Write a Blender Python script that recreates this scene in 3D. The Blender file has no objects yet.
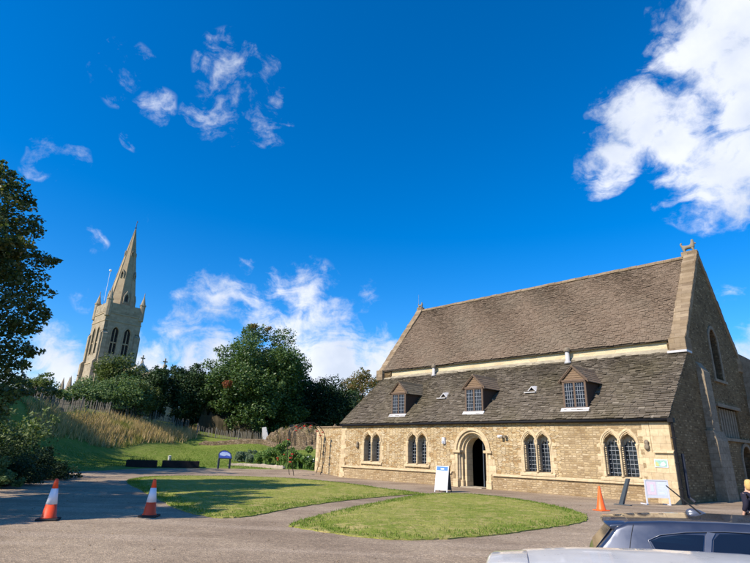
import bpy, bmesh, math, random
import numpy as np
from mathutils import Vector, Matrix
from mathutils.geometry import tessellate_polygon
PI=math.pi; rad=math.radians
scene=bpy.context.scene
COL=scene.collection
random.seed(7)

# ---------------------------------------------------------------- mesh builder
class MB:
    def __init__(s): s.v=[]; s.f=[]
    def add(s,vs,fs):
        n=len(s.v); s.v.extend([tuple(p) for p in vs]); s.f.extend([tuple(i+n for i in f) for f in fs]); return s
    def box(s,x0,x1,y0,y1,z0,z1,f=None):
        vs=[(x,y,z) for z in (z0,z1) for y in (y0,y1) for x in (x0,x1)]
        if f: vs=[f(*p) for p in vs]
        return s.add(vs,[(0,2,3,1),(4,5,7,6),(0,1,5,4),(2,6,7,3),(0,4,6,2),(1,3,7,5)])
    def hexa(s,p):  # 8 points: bottom 4 ccw, top 4 ccw
        return s.add(p,[(0,3,2,1),(4,5,6,7),(0,1,5,4),(1,2,6,5),(2,3,7,6),(3,0,4,7)])
    def plate(s,outer,holes,d0,d1,f):
        """outline (a,b) with holes, extruded from depth d0 (front) to d1; f(a,b,d)->xyz"""
        loops=[outer]+list(holes)
        flat=[p for l in loops for p in l]
        tri=tessellate_polygon([[Vector((a,b,0)) for a,b in l] for l in loops])
        n=len(flat)
        vs=[f(a,b,d0) for a,b in flat]+[f(a,b,d1) for a,b in flat]
        fs=[tuple(t) for t in tri]+[tuple(i+n for i in reversed(t)) for t in tri]
        k=0
        for l in loops:
            m=len(l)
            for i in range(m):
                a=k+i;b=k+(i+1)%m
                fs.append((a,b,b+n,a+n))
            k+=m
        return s.add(vs,fs)
    def tube(s,path,r,n=8,caps=True):
        path=[Vector(p) for p in path]; m=len(path)
        rs=r if isinstance(r,(list,tuple)) else [r]*m
        base=len(s.v); vs=[];prev=None
        for i,p in enumerate(path):
            t=(path[min(i+1,m-1)]-path[max(i-1,0)]).normalized()
            if prev is None:
                a=Vector((0,0,1)) if abs(t.z)<.9 else Vector((1,0,0))
                u=t.cross(a).normalized()
            else:
                u=(prev-t*prev.dot(t)); u=u.normalized() if u.length>1e-6 else t.orthogonal().normalized()
            prev=u; w=t.cross(u)
            for k in range(n):
                a=2*PI*k/n; vs.append(p+(u*math.cos(a)+w*math.sin(a))*rs[i])
        fs=[]
        for i in range(m-1):
            for k in range(n):
                a=i*n+k;b=i*n+(k+1)%n; fs.append((a,b,b+n,a+n))
        if caps: fs.append(tuple(reversed(range(n)))); fs.append(tuple((m-1)*n+k for k in range(n)))
        return s.add(vs,fs)
    def lathe(s,prof,n=16,c=(0,0,0),f=None):
        vs=[]
        for r,z in prof:
            for k in range(n):
                a=2*PI*k/n; p=(c[0]+r*math.cos(a),c[1]+r*math.sin(a),c[2]+z)
                vs.append(f(*p) if f else p)
        fs=[]
        for i in range(len(prof)-1):
            for k in range(n):
                a=i*n+k;b=i*n+(k+1)%n; fs.append((a,b,b+n,a+n))
        fs.append(tuple(reversed(range(n)))); fs.append(tuple((len(prof)-1)*n+k for k in range(n)))
        return s.add(vs,fs)
    def build(s,name,mat,parent=None,smooth=False,uv=True,fixn=True):
        me=bpy.data.meshes.new(name); me.from_pydata([tuple(p) for p in s.v],[],s.f); me.validate()
        if fixn:
            bm=bmesh.new(); bm.from_mesh(me); bmesh.ops.recalc_face_normals(bm,faces=bm.faces); bm.to_mesh(me); bm.free()
        if uv: metric_uv(me)
        if smooth: me.polygons.foreach_set('use_smooth',[True]*len(me.polygons))
        me.materials.append(mat)
        o=bpy.data.objects.new(name,me); COL.objects.link(o)
        if parent: o.parent=parent
        return o
def metric_uv(me):
    uvl=me.uv_layers.new(name='UVMap'); co=[v.co for v in me.vertices]; dat=uvl.data
    Z=Vector((0,0,1))
    for p in me.polygons:
        n=p.normal
        t=Z.cross(n)
        if t.length<.05: t=Vector((1,0,0)); b=Vector((0,1,0))
        else:
            t.normalize(); b=n.cross(t)
            if abs(t.x)>abs(t.y):
                if t.x<0: t=-t
            elif t.y<0: t=-t
        for li in p.loop_indices:
            c=co[me.loops[li].vertex_index]; dat[li].uv=(c.dot(t),c.dot(b))
def tag(o,label=None,cat=None,group=None,kind=None):
    if label:o['label']=label
    if cat:o['category']=cat
    if group:o['group']=group
    if kind:o['kind']=kind
    return o
def empty(name,loc=(0,0,0),rz=0,label=None,cat=None,group=None):
    o=bpy.data.objects.new(name,None); COL.objects.link(o); o.location=loc; o.rotation_euler=(0,0,rz)
    o.empty_display_size=.3
    return tag(o,label,cat,group)
def bevel(o,w=.01,seg=2):
    m=o.modifiers.new('bevel','BEVEL'); m.width=w; m.segments=seg; m.limit_method='ANGLE'; m.angle_limit=rad(35); return o

# ---------------------------------------------------------------- materials
def srgb(h):
    return tuple(((c/255)/12.92 if c/255<=.04045 else ((c/255+.055)/1.055)**2.4) for c in h)
class NT:
    def __init__(s,name):
        s.m=bpy.data.materials.new(name); s.m.use_nodes=True; s.t=s.m.node_tree; s.N=s.t.nodes; s.L=s.t.links
        s.b=s.N['Principled BSDF']
    def n(s,typ,**kw):
        x=s.N.new(typ)
        for k,v in kw.items():
            if k.startswith('i_'):
                key=k[2:]; x.inputs[int(key) if key.isdigit() else key.replace('_',' ')].default_value=v
            else: setattr(x,k,v)
        return x
    def l(s,a,b): s.L.new(a,b)
    def ramp(s,fac,stops,interp='LINEAR'):
        r=s.N.new('ShaderNodeValToRGB'); r.color_ramp.interpolation=interp; e=r.color_ramp.elements
        while len(e)<len(stops): e.new(.5)
        for i,(p,c) in enumerate(stops): e[i].position=p; e[i].color=(*c,1) if len(c)==3 else c
        s.l(fac,r.inputs[0]); return r.outputs[0]
    def mix(s,fac,a,b,mode='MIX'):
        x=s.N.new('ShaderNodeMix'); x.data_type='RGBA'; x.blend_type=mode
        for k,v in ((0,fac),(6,a),(7,b)):
            if hasattr(v,'links') or hasattr(v,'is_linked'): s.l(v,x.inputs[k])
            elif k==0: x.inputs[0].default_value=v
            else: x.inputs[k].default_value=(*v,1)
        return x.outputs[2]
    def math(s,op,a,b=None,c=None):
        x=s.N.new('ShaderNodeMath'); x.operation=op
        for i,v in enumerate((a,b,c)):
            if v is None: continue
            if hasattr(v,'is_linked'): s.l(v,x.inputs[i])
            else: x.inputs[i].default_value=v
        return x.outputs[0]
    def noise(s,vec,scale,detail=4,rough=.55,dim=None):
        x=s.n('ShaderNodeTexNoise'); x.inputs['Scale'].default_value=scale; x.inputs['Detail'].default_value=detail; x.inputs['Roughness'].default_value=rough
        if vec: s.l(vec,x.inputs['Vector'])
        return x
    def bump(s,h,strength=.5,dist=.02,normal=None):
        x=s.n('ShaderNodeBump'); x.inputs['Strength'].default_value=strength; x.inputs['Distance'].default_value=dist
        s.l(h,x.inputs['Height'])
        if normal: s.l(normal,x.inputs['Normal'])
        s.l(x.outputs[0],s.b.inputs['Normal']); return x.outputs[0]
def simple(name,col,rough=.7,metal=0,vary=.12,scale=8,spec=.3,bumpd=0):
    t=NT(name); tc=t.n('ShaderNodeTexCoord')
    nz=t.noise(tc.outputs['Object'],scale)
    c=t.mix(nz.outputs[0],tuple(x*(1-vary*1.6) for x in col),tuple(min(1,x*(1+vary*1.6)) for x in col))
    t.l(c,t.b.inputs['Base Color']); t.b.inputs['Roughness'].default_value=rough; t.b.inputs['Metallic'].default_value=metal
    t.b.inputs['Specular IOR Level'].default_value=spec
    if bumpd: t.bump(nz.outputs[0],.6,bumpd)
    return t.m
def rubble(name,cols,mortar,sx=3.4,sy=8.5,bump=.02,stain=.35,mw=.1,coursed=False,dark=(.5,.45,.4)):
    """random rubble masonry, stones coloured one by one; UVs are in metres"""
    t=NT(name); uv=t.n('ShaderNodeUVMap'); 
    nz=t.noise(uv.outputs[0],2.2,3); 
    off=t.n('ShaderNodeVectorMath',operation='SCALE'); off.inputs['Scale'].default_value=.09; t.l(nz.outputs['Color'],off.inputs[0])
    ad=t.n('ShaderNodeVectorMath',operation='ADD'); t.l(uv.outputs[0],ad.inputs[0]); t.l(off.outputs[0],ad.inputs[1])
    if coursed:
        nz2=t.noise(uv.outputs[0],5.5,3); o2=t.n('ShaderNodeVectorMath',operation='SCALE'); o2.inputs['Scale'].default_value=.075; t.l(nz2.outputs['Color'],o2.inputs[0]); ad2=t.n('ShaderNodeVectorMath',operation='ADD'); t.l(ad.outputs[0],ad2.inputs[0]); t.l(o2.outputs[0],ad2.inputs[1]); ad=ad2
        br=t.n('ShaderNodeTexBrick'); t.l(ad.outputs[0],br.inputs['Vector'])
        for k,v in dict(Scale=1.0).items(): br.inputs[k].default_value=v
        br.inputs['Brick Width'].default_value=1/sx; br.inputs['Row Height'].default_value=1/sy
        br.inputs['Mortar Size'].default_value=mw*.09; br.inputs['Mortar Smooth'].default_value=.3
        br.inputs['Color1'].default_value=(0,0,0,1); br.inputs['Color2'].default_value=(1,1,1,1); br.inputs['Mortar'].default_value=(.5,.5,.5,1)
        br.offset=.5; br.offset_frequency=2; br.squash=.6; br.squash_frequency=2
        rnd=t.n('ShaderNodeSeparateColor'); t.l(br.outputs['Color'],rnd.inputs[0]); rv=rnd.outputs[0]; mort=br.outputs['Fac']
    else:
        mp=t.n('ShaderNodeVectorMath',operation='MULTIPLY'); mp.inputs[1].default_value=(sx,sy,1); t.l(ad.outputs[0],mp.inputs[0])
        vo=t.n('ShaderNodeTexVoronoi'); vo.voronoi_dimensions='2D'; vo.inputs['Scale'].default_value=1; vo.inputs['Randomness'].default_value=.75; t.l(mp.outputs[0],vo.inputs['Vector'])
        ve=t.n('ShaderNodeTexVoronoi'); ve.voronoi_dimensions='2D'; ve.feature='DISTANCE_TO_EDGE'; ve.inputs['Scale'].default_value=1; ve.inputs['Randomness'].default_value=.75; t.l(mp.outputs[0],ve.inputs['Vector'])
        rnd=t.n('ShaderNodeSeparateColor'); t.l(vo.outputs['Color'],rnd.inputs[0]); rv=rnd.outputs[0]
        mr=t.n('ShaderNodeMapRange'); mr.inputs['From Min'].default_value=mw*.4; mr.inputs['From Max'].default_value=mw; mr.inputs['To Min'].default_value=1; mr.inputs['To Max'].default_value=0; t.l(ve.outputs['Distance'],mr.inputs['Value']); mort=mr.outputs[0]
    k=len(cols)
    c=t.ramp(rv,[(i/(k-1)*.96+.02,cc) for i,cc in enumerate(cols)])
    fine=t.noise(uv.outputs[0],26,4,.6)
    c=t.mix(t.math('MULTIPLY',fine.outputs[0],.55),c,tuple(x*.55 for x in cols[0]),'MIX')
    c=t.mix(t.math('MULTIPLY',mort,t.math('MULTIPLY_ADD',nz.outputs[0],1.2,.1)),c,mortar)
    big=t.noise(uv.outputs[0],.55,5,.6)
    bm_=t.ramp(big.outputs[0],[(.42,(0,0,0)),(.68,(1,1,1))])
    c=t.mix(t.math('MULTIPLY',bm_,stain),c,dark,'MULTIPLY')
    t.l(c,t.b.inputs['Base Color']); t.b.inputs['Roughness'].default_value=.92; t.b.inputs['Specular IOR Level'].default_value=.15
    h=t.math('ADD',t.math('MULTIPLY',mort,-1.),t.math('MULTIPLY',fine.outputs[0],.5))
    h=t.math('ADD',h,t.math('MULTIPLY',rv,.5))
    t.bump(h,.8,bump); return t.m
def ashlar(name,col,w=.5,h=.28,mor=(.6,.52,.4),stain=.3):
    t=NT(name); uv=t.n('ShaderNodeUVMap'); br=t.n('ShaderNodeTexBrick'); t.l(uv.outputs[0],br.inputs['Vector'])
    br.inputs['Scale'].default_value=1; br.inputs['Brick Width'].default_value=w; br.inputs['Row Height'].default_value=h
    br.inputs['Mortar Size'].default_value=.006; br.inputs['Color1'].default_value=(*[c*.86 for c in col],1); br.inputs['Color2'].default_value=(*[min(1,c*1.12) for c in col],1); br.inputs['Mortar'].default_value=(*[c*.6 for c in col],1)
    nz=t.noise(uv.outputs[0],5,6,.65); st=t.ramp(nz.outputs[0],[(.4,(1,1,1)),(.75,(.55,.5,.44))])
    c=t.mix(stain*2,br.outputs['Color'],st,'MULTIPLY')
    t.l(c,t.b.inputs['Base Color']); t.b.inputs['Roughness'].default_value=.9; t.b.inputs['Specular IOR Level'].default_value=.2
    f=t.noise(uv.outputs[0],40,3)
    t.bump(t.math('ADD',t.math('MULTIPLY',br.outputs['Fac'],-1),t.math('MULTIPLY',f.outputs[0],.6)),.6,.008); return t.m
def island(name,cols,rough=.9,scale=6,amt=.5,bump=.004,spec=.2,big=None):
    """colour chosen piece by piece (slates, leaves, blades)"""
    t=NT(name); g=t.n('ShaderNodeNewGeometry'); tc=t.n('ShaderNodeTexCoord')
    k=len(cols); c=t.ramp(g.outputs['Random Per Island'],[(i/(k-1)*.96+.02,cc) for i,cc in enumerate(cols)])
    nz=t.noise(tc.outputs['Object'],scale,5,.65)
    c=t.mix(t.math('MULTIPLY',nz.outputs[0],amt),c,tuple(x*.4 for x in cols[0]))
    if big:
        b=t.noise(tc.outputs['Object'],big[0],4); m=t.ramp(b.outputs[0],[(.45,(0,0,0)),(.65,(1,1,1))]); c=t.mix(t.math('MULTIPLY',m,big[2]),c,big[1])
    t.l(c,t.b.inputs['Base Color']); t.b.inputs['Roughness'].default_value=rough; t.b.inputs['Specular IOR Level'].default_value=spec
    if bump: t.bump(nz.outputs[0],.7,bump)
    return t.m
def leafmat(name,cols,trans=.35,rough=.55,spec=.3,patch=None):
    t=NT(name); g=t.n('ShaderNodeNewGeometry'); tc=t.n('ShaderNodeTexCoord')
    k=len(cols); c=t.ramp(g.outputs['Random Per Island'],[(i/(k-1)*.96+.02,cc) for i,cc in enumerate(cols)])
    if patch:
        b=t.noise(tc.outputs['Object'],patch[0],2); m=t.ramp(b.outputs[0],[(patch[2],(0,0,0)),(patch[2]+.06,(1,1,1))]); c=t.mix(m,c,patch[1])
    t.l(c,t.b.inputs['Base Color']); t.b.inputs['Roughness'].default_value=rough; t.b.inputs['Specular IOR Level'].default_value=spec
    tr=t.n('ShaderNodeBsdfTranslucent'); t.l(t.mix(1.,c,(1.2,1.3,.5),'MULTIPLY'),tr.inputs[0])
    ms=t.n('ShaderNodeMixShader'); ms.inputs[0].default_value=trans; t.l(t.b.outputs[0],ms.inputs[1]); t.l(tr.outputs[0],ms.inputs[2])
    t.l(ms.outputs[0],t.N['Material Output'].inputs[0]); return t.m

GOLD=[(.38,.24,.11),(.53,.38,.20),(.60,.47,.27),(.67,.54,.34),(.44,.33,.19),(.72,.61,.42)]
M={}
M['gold']=rubble('golden_rubble_stone',GOLD,(.30,.22,.13),4.3,11.5,.035,.35,.085)
M['gold_coursed']=rubble('coursed_rubble_stone',[(.36,.25,.13),(.51,.38,.21),(.60,.465,.28),(.31,.215,.115),(.67,.54,.35)],(.28,.20,.115),3.4,10,.035,.35,.20,True)
M['plinthstone']=rubble('plinth_rubble_stone',[(.33,.23,.12),(.48,.355,.20),(.60,.465,.285),(.40,.30,.185),(.67,.54,.35)],(.28,.20,.115),3.7,10.5,.035,.6,.22,True,(.6,.53,.47))
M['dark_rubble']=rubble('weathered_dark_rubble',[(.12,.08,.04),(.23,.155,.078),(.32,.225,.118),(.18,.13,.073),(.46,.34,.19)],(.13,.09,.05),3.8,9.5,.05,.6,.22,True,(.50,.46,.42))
M['ashlar']=ashlar('cream_dressed_stone',(.58,.455,.285),.5,.3)
M['ashlar_weathered_shaded']=ashlar('weathered_and_shaded_dressed_stone',(.42,.36,.27),.45,.3,stain=.45)  # weathered stone; on the window reveals its darker tone stands in for shade
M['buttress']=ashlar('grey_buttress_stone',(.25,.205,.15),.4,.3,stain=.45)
M['coping']=rubble('lichened_coping_stone',[(.25,.18,.11),(.33,.245,.155),(.39,.30,.20),(.22,.16,.105)],(.22,.16,.10),1.2,4.2,.03,.7,.05,True,(.5,.47,.44))
M['cream']=rubble('pale_clerestory_stone',[(.66,.54,.34),(.72,.61,.41),(.60,.48,.29)],(.64,.53,.35),2,6,.01,.2,.06)
M['slate_low']=island('stone_roof_slates',[(.105,.086,.064),(.175,.146,.112),(.135,.11,.083),(.205,.17,.132),(.12,.098,.073),(.16,.132,.10),(.19,.157,.12),(.14,.115,.087),(.27,.23,.18)],.9,9,.5,.006,.12,(.35,(.155,.13,.075),.45))
M['slate_high']=island('brown_stone_roof_slates',[(.17,.12,.082),(.205,.15,.105),(.185,.134,.093),(.225,.168,.12),(.16,.114,.079),(.21,.156,.11)],.9,9,.4,.005,.15,(.4,(.15,.125,.09),.4))
M['timber_roof']=simple('roof_underlay',(.05,.04,.03),.95)
M['gutter']=simple('black_painted_iron',(.012,.012,.014),.6,0,.2,5,.12)
M['pipe_blue']=simple('slate_blue_painted_pipe',(.03,.035,.05),.6,0,.15,5,.15)
M['lead']=simple('pale_lead_sheet',(.45,.44,.44),.55,0,.15,6,.4)
M['timber']=simple('weathered_oak',(.135,.092,.066),.8,0,.22,12,.2,.004)
M['boards']=simple('brown_gable_boards',(.21,.14,.088),.8,0,.2,14,.2,.004)
M['cheek']=simple('dark_oak_cheek',(.055,.035,.025),.85,0,.2,8)
M['lattice']=simple('grey_leaded_bars',(.22,.24,.27),.55,0,.1,9,.4)
M['dark']=simple('unlit_interior',(.006,.006,.007),1,0,.1,3,0)
M['metal_pole']=simple('grey_metal_edge',(.12,.14,.17),.4,.4)
M['white']=simple('white_painted_board',(.80,.80,.82),.5,0,.03)
M['offwhite']=simple('off_white_frame',(.62,.63,.68),.5,0,.05)
M['blue_sign']=simple('blue_sign_header',(.035,.17,.52),.5,0,.05)
M['text_white']=simple('white_lettering',(.8,.8,.8),.6,0,.02)
M['pink_print']=simple('pink_poster_print',(.74,.61,.68),.6,0,.1,20)
M['cyan_print']=simple('pale_blue_poster_print',(.66,.72,.80),.6,0,.08,20)
M['green_print']=simple('green_map_print',(.26,.44,.36),.6,0,.3,14)
M['yellow_print']=simple('yellow_map_print',(.42,.44,.18),.6,0,.2,14)
M['cone_or']=simple('orange_red_plastic',(.78,.075,.02),.45,0,.06,10,.4)
M['cone_or2']=simple('bright_orange_plastic',(.90,.13,.02),.45,0,.06,10,.4)
M['cone_wh']=simple('white_reflective_sleeve',(.74,.74,.80),.4,0,.04,14,.5)
M['rubber']=simple('black_rubber',(.022,.021,.022),.75,0,.2,14)
M['post_dark']=simple('dark_slate_post',(.05,.065,.08),.5,0,.15,6)
M['bark']=simple('tree_bark',(.065,.05,.036),.95,0,.3,10,.1,.02)
M['black_iron']=simple('black_iron_rod',(.02,.018,.018),.5)
M['poppy']=simple('red_metal_flower',(.50,.035,.03),.5,0,.1)
M['church_st']=rubble('church_limestone',[(.32,.262,.185),(.40,.33,.235),(.46,.385,.285),(.34,.28,.20)],(.22,.18,.13),1.1,2.0,.01,.45,.05,True,(.66,.62,.58))
M['spire_st']=rubble('spire_limestone',[(.36,.28,.185),(.46,.36,.24),(.41,.32,.21)],(.28,.22,.15),1,1.9,.01,.35,.05,True,(.7,.64,.58))
M['louvre']=simple('dark_louvres',(.045,.045,.05),.8)
M['panel_dark']=simple('dark_stained_planter',(.022,.017,.016),.85,0,.3,5)
M['soil']=simple('planter_soil',(.05,.035,.025),1)
M['pale_wood']=simple('pale_split_chestnut',(.20,.18,.15),.85,0,.3,2)
M['slab']=simple('pale_weathered_slab',(.52,.51,.50),.85,0,.2,3)
M['ruin']=rubble('ruined_rubble_stone',[(.16,.115,.07),(.25,.185,.12),(.34,.26,.17),(.20,.16,.11)],(.14,.10,.06),3.2,4.8,.05,.4,.14,False,(.55,.45,.35))
def glassmat():
    t=NT('old_leaded_glass'); uv=t.n('ShaderNodeUVMap'); v=t.n('ShaderNodeTexBrick'); t.l(uv.outputs[0],v.inputs['Vector'])
    v.inputs['Scale'].default_value=1; v.inputs['Brick Width'].default_value=.12; v.inputs['Row Height'].default_value=.2; v.offset=0; v.inputs['Mortar Size'].default_value=0
    v.inputs['Color1'].default_value=(.004,.005,.007,1); v.inputs['Color2'].default_value=(.022,.030,.045,1)
    t.l(v.outputs['Color'],t.b.inputs['Base Color']); t.b.inputs['Roughness'].default_value=.18; t.b.inputs['Specular IOR Level'].default_value=.5
    n=t.noise(uv.outputs[0],7,2); t.bump(n.outputs[0],.6,.03); return t.m
M['glass']=glassmat()
def lawnmat(name,a,b,c3):
    t=NT(name); tc=t.n('ShaderNodeTexCoord'); P=tc.outputs['Object']
    n1=t.noise(P,.45,5,.65); n2=t.noise(P,14,5,.75); n3=t.noise(P,2.6,5,.7)
    c=t.mix(t.ramp(n1.outputs[0],[(.38,(0,0,0)),(.62,(1,1,1))]),a,b)
    c=t.mix(t.ramp(n3.outputs[0],[(.47,(0,0,0)),(.66,(.9,.9,.9))]),c,c3)
    c=t.mix(1.,c,t.ramp(n2.outputs[0],[(.25,(.5,.5,.5)),(.75,(1.35,1.35,1.35))]),'MULTIPLY')
    t.l(c,t.b.inputs['Base Color']); t.b.inputs['Roughness'].default_value=.95; t.b.inputs['Specular IOR Level'].default_value=.1
    t.bump(n2.outputs[0],.9,.05); return t.m
M['lawn']=lawnmat('mown_grass',(.20,.25,.037),(.34,.335,.082),(.50,.40,.16))
M['terrain']=lawnmat('bank_grass',(.14,.20,.032),(.19,.235,.045),(.24,.25,.07))
def tarmac():
    t=NT('bound_gravel_tarmac'); tc=t.n('ShaderNodeTexCoord'); P=tc.outputs['Object']
    big=t.noise(P,.28,6,.65); mid=t.noise(P,2.2,6,.7); vo=t.n('ShaderNodeTexVoronoi'); vo.inputs['Scale'].default_value=38; t.l(P,vo.inputs['Vector'])
    vo2=t.n('ShaderNodeTexVoronoi'); vo2.inputs['Scale'].default_value=90; t.l(P,vo2.inputs['Vector'])
    sc=t.n('ShaderNodeSeparateColor'); t.l(vo.outputs['Color'],sc.inputs[0]); sc2=t.n('ShaderNodeSeparateColor'); t.l(vo2.outputs['Color'],sc2.inputs[0])
    c=t.mix(t.ramp(big.outputs[0],[(.42,(0,0,0)),(.58,(1,1,1))]),(.235,.172,.115),(.34,.258,.175))
    c=t.mix(t.ramp(mid.outputs[0],[(.5,(0,0,0)),(.8,(.55,.55,.55))]),c,(.20,.145,.10))
    tr=t.n('ShaderNodeTexNoise'); tr.inputs['Scale'].default_value=.5; tr.inputs['Detail'].default_value=4; sv=t.n('ShaderNodeVectorMath',operation='MULTIPLY'); sv.inputs[1].default_value=(.35,2.6,1); t.l(P,sv.inputs[0]); t.l(sv.outputs[0],tr.inputs['Vector'])
    c=t.mix(t.ramp(tr.outputs[0],[(.5,(0,0,0)),(.62,(.45,.45,.45))]),c,(.40,.31,.225))
    c=t.mix(1.,c,t.ramp(sc.outputs[0],[(0,(.72,.72,.72)),(.7,(1.03,1.03,1.03)),(1,(1.4,1.38,1.35))]),'MULTIPLY')
    c=t.mix(.6,c,t.ramp(sc2.outputs[1],[(0,(.65,.65,.65)),(1,(1.35,1.35,1.35))]),'MULTIPLY')
    t.l(c,t.b.inputs['Base Color']); t.b.inputs['Roughness'].default_value=.92; t.b.inputs['Specular IOR Level'].default_value=.25
    t.bump(t.math('ADD',vo.outputs['Distance'],mid.outputs[0]),.6,.012); return t.m
M['tarmac']=tarmac()
def carpaint(name,col,rough=.25,metal=.5,coat=1):
    t=NT(name); tc=t.n('ShaderNodeTexCoord'); n=t.noise(tc.outputs['Object'],3,5,.7)
    t.l(t.mix(n.outputs[0],tuple(x*.92 for x in col),tuple(min(1,x*1.06) for x in col)),t.b.inputs['Base Color'])
    t.l(t.ramp(n.outputs[0],[(.3,(rough*.8,)*3),(.8,(rough*1.5,)*3)]),t.b.inputs['Roughness'])
    t.b.inputs['Metallic'].default_value=metal; t.b.inputs['Coat Weight'].default_value=coat; t.b.inputs['Coat Roughness'].default_value=.06; return t.m
M['paint_blue']=carpaint('dark_blue_car_paint',(.032,.040,.068),.35,.4)
M['paint_white']=carpaint('white_car_paint',(.84,.85,.86),.3,0)
M['car_glass']=carpaint('tinted_car_glass',(.006,.007,.012),.08,0,.35)
M['chrome']=simple('satin_chrome_trim',(.6,.6,.62),.2,.9,.05)
M['trim_grey']=carpaint('grey_pillar_paint',(.12,.125,.15),.35,.5)
M['rim']=simple('alloy_rim',(.4,.4,.42),.35,.7)
M['lamp_red']=simple('red_lamp_lens',(.35,.01,.01),.15)
M['lamp_clear']=simple('clear_lamp_lens',(.5,.5,.52),.1)
M['skin']=simple('skin',(.55,.33,.24),.5); M['hair']=simple('blond_hair',(.55,.36,.13),.7,0,.25,30)
M['jacket']=simple('dark_navy_jacket',(.016,.015,.030),.85); M['trousers']=simple('dark_trousers',(.02,.02,.028),.9); M['shoe']=simple('dark_shoes',(.02,.015,.012),.6)

# ---------------------------------------------------------------- camera solved from vanishing points
F=508.;CX,CY=375.,281.5
CR=np.array([[0.999445276548507,-0.0333037413045154,0.],[-0.010674348192550654,-0.3203371892584451,-0.9472434446691427],[0.03154675063365918,0.9467179865161118,-0.3205149864378]])
CAMP=Vector((0,0,1.6))
cam=bpy.data.cameras.new('camera'); camo=bpy.data.objects.new('camera',cam); COL.objects.link(camo)
m4=Matrix.Identity(4)
for i in range(3):
    for j in range(3): m4[i][j]=CR[i][j]
m4.translation=CAMP; camo.matrix_world=m4
cam.sensor_fit='HORIZONTAL'; cam.sensor_width=36; cam.lens=36*F/750; cam.clip_end=6000; cam.clip_start=.05
scene.camera=camo
def wdir(x,y):
    d=CR@np.array([(x-CX)/F,(CY-y)/F,-1.]); return d
def at(x,y,D):
    d=wdir(x,y); d=d/math.hypot(d[0],d[1]); return Vector((d[0]*D,d[1]*D,1.6+d[2]*D))
def gnd(x,y,h=0):
    d=wdir(x,y); t=(h-1.6)/d[2]; return Vector((d[0]*t,d[1]*t,h))

# ---------------------------------------------------------------- terrain
HO=Vector((12.874,22.502,0)); AX=Vector((.7215,-.6924,0)).normalized(); AY=Vector((-AX.y,AX.x,0)); HROT=math.atan2(AX.y,AX.x)
ctrl=[]
for x in range(-12,60,8):
    for y in range(-30,34,8): ctrl.append((x,y,0))
for a in (-20.5,-16,-8,0,8,18,30):
    for b in (-1,8,16): 
        p=HO+AX*a+AY*b; ctrl.append((p.x,p.y,0.0 if a>-16 else .05))
for x,y in ((-13.5,20),(-14,26),(-13,31),(-9,34),(-6,36),(-20,8),(-20,0),(-30,-20)): ctrl.append((x,y,0.0))
for p,z in (((-17.4,31),.10),((-17.4,34.5),.14),((-15,37.5),.2),((-11,40),.28),((-7,41),.33),((-4.3,39.5),.33),((-1.5,40.6),.12)): ctrl.append((*p,z))
for x,y,D in ((300,450,62),(315,449,60),(260,443,64),(200,439,68),(181,444,64),(119,448,56),(78,440,52),(55,437,48),(0,437,42),
              (195,430,72),(154,423,67),(109,415,63),(80,413,59),(40,404,52),(0,398,46),(-40,392,40),
              (205,424,80),(240,426,80),(262,434,76),(300,440,80),(230,456,53),(285,458,52),(150,463,47),(90,466,40),(30,462,36)):
    p=at(x,y,D); ctrl.append((p.x,p.y,p.z))
for x,y,z in ((-60,110,4.5),(-40,105,4.5),(-20,100,4.2),(0,95,4),(20,90,3),(40,80,2),(60,60,1),(-50,60,5),(-60,40,5),(-45,20,4),(-26,24,1.9),(-22,26,1.0),(-19,28,.5),(-90,60,5),(-90,120,5),(0,140,4),(60,120,3),(90,40,0),(90,-40,0),(-60,-40,0)): ctrl.append((x,y,z))
CP=np.array(ctrl,float); CC=4.0
def phi(r2): return -np.sqrt(r2+CC)
K=phi(((CP[:,None,:2]-CP[None,:,:2])**2).sum(-1))
n_=len(CP); A=np.zeros((n_+1,n_+1)); A[:n_,:n_]=K-np.eye(n_)*.15; A[:n_,n_]=1; A[n_,:n_]=1
W=np.linalg.solve(A,np.append(CP[:,2],0))
def sstep(a,b,x): t=np.clip((x-a)/(b-a),0,1); return t*t*(3-2*t)
def H(x,y):
    x=np.atleast_1d(np.asarray(x,float)); y=np.atleast_1d(np.asarray(y,float))
    out=np.empty(x.shape); xf=x.ravel(); yf=y.ravel(); of=out.ravel()
    for i in range(0,len(xf),4000):
        r2=(xf[i:i+4000,None]-CP[None,:,0])**2+(yf[i:i+4000,None]-CP[None,:,1])**2
        of[i:i+4000]=phi(r2)@W[:n_]+W[n_]
    z=of.reshape(x.shape)
    r=np.hypot(x,y); far=sstep(95,170,r); z=z*(1-far)+4.2*sstep(-40,60,y)*far
    # keep the court dead flat
    z=np.where(np.abs(z)<.06,0,np.where(z>0,np.maximum(z-.06,0)+.0,np.where(r<60,0,z)))
    az=np.degrees(np.arctan2(x,np.maximum(y,.01)))
    dip=np.maximum(sstep(9.2,7.3,y)*sstep(.2,1.6,x), sstep(26,33,az)*sstep(19.5,14,y)*(y>0))*sstep(40,25,r)
    
    return z-.55*dip
def h1(x,y): return float(H(x,y)[0])
def axis(lo,hi,step,far):
    a=list(np.arange(lo,hi+.01,step)); s=step
    x=hi
    while x<far: s*=1.35; x+=s; a.append(x)
    s=step;x=lo;b=[]
    while x>-far: s*=1.35; x-=s; b.append(x)
    return np.array(b[::-1]+a)
def smoothpoly(pts,n=6):
    out=[];m=len(pts)
    for i in range(m):
        p0,p1,p2,p3=[Vector((*pts[(i+k)%m],0)) for k in (-1,0,1,2)]
        for k in range(n):
            t=k/n; q=.5*((2*p1)+(p2-p0)*t+(2*p0-5*p1+4*p2-p3)*t*t+(3*p1-p0-3*p2+p3)*t**3); out.append((q.x,q.y))
    return out
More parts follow.
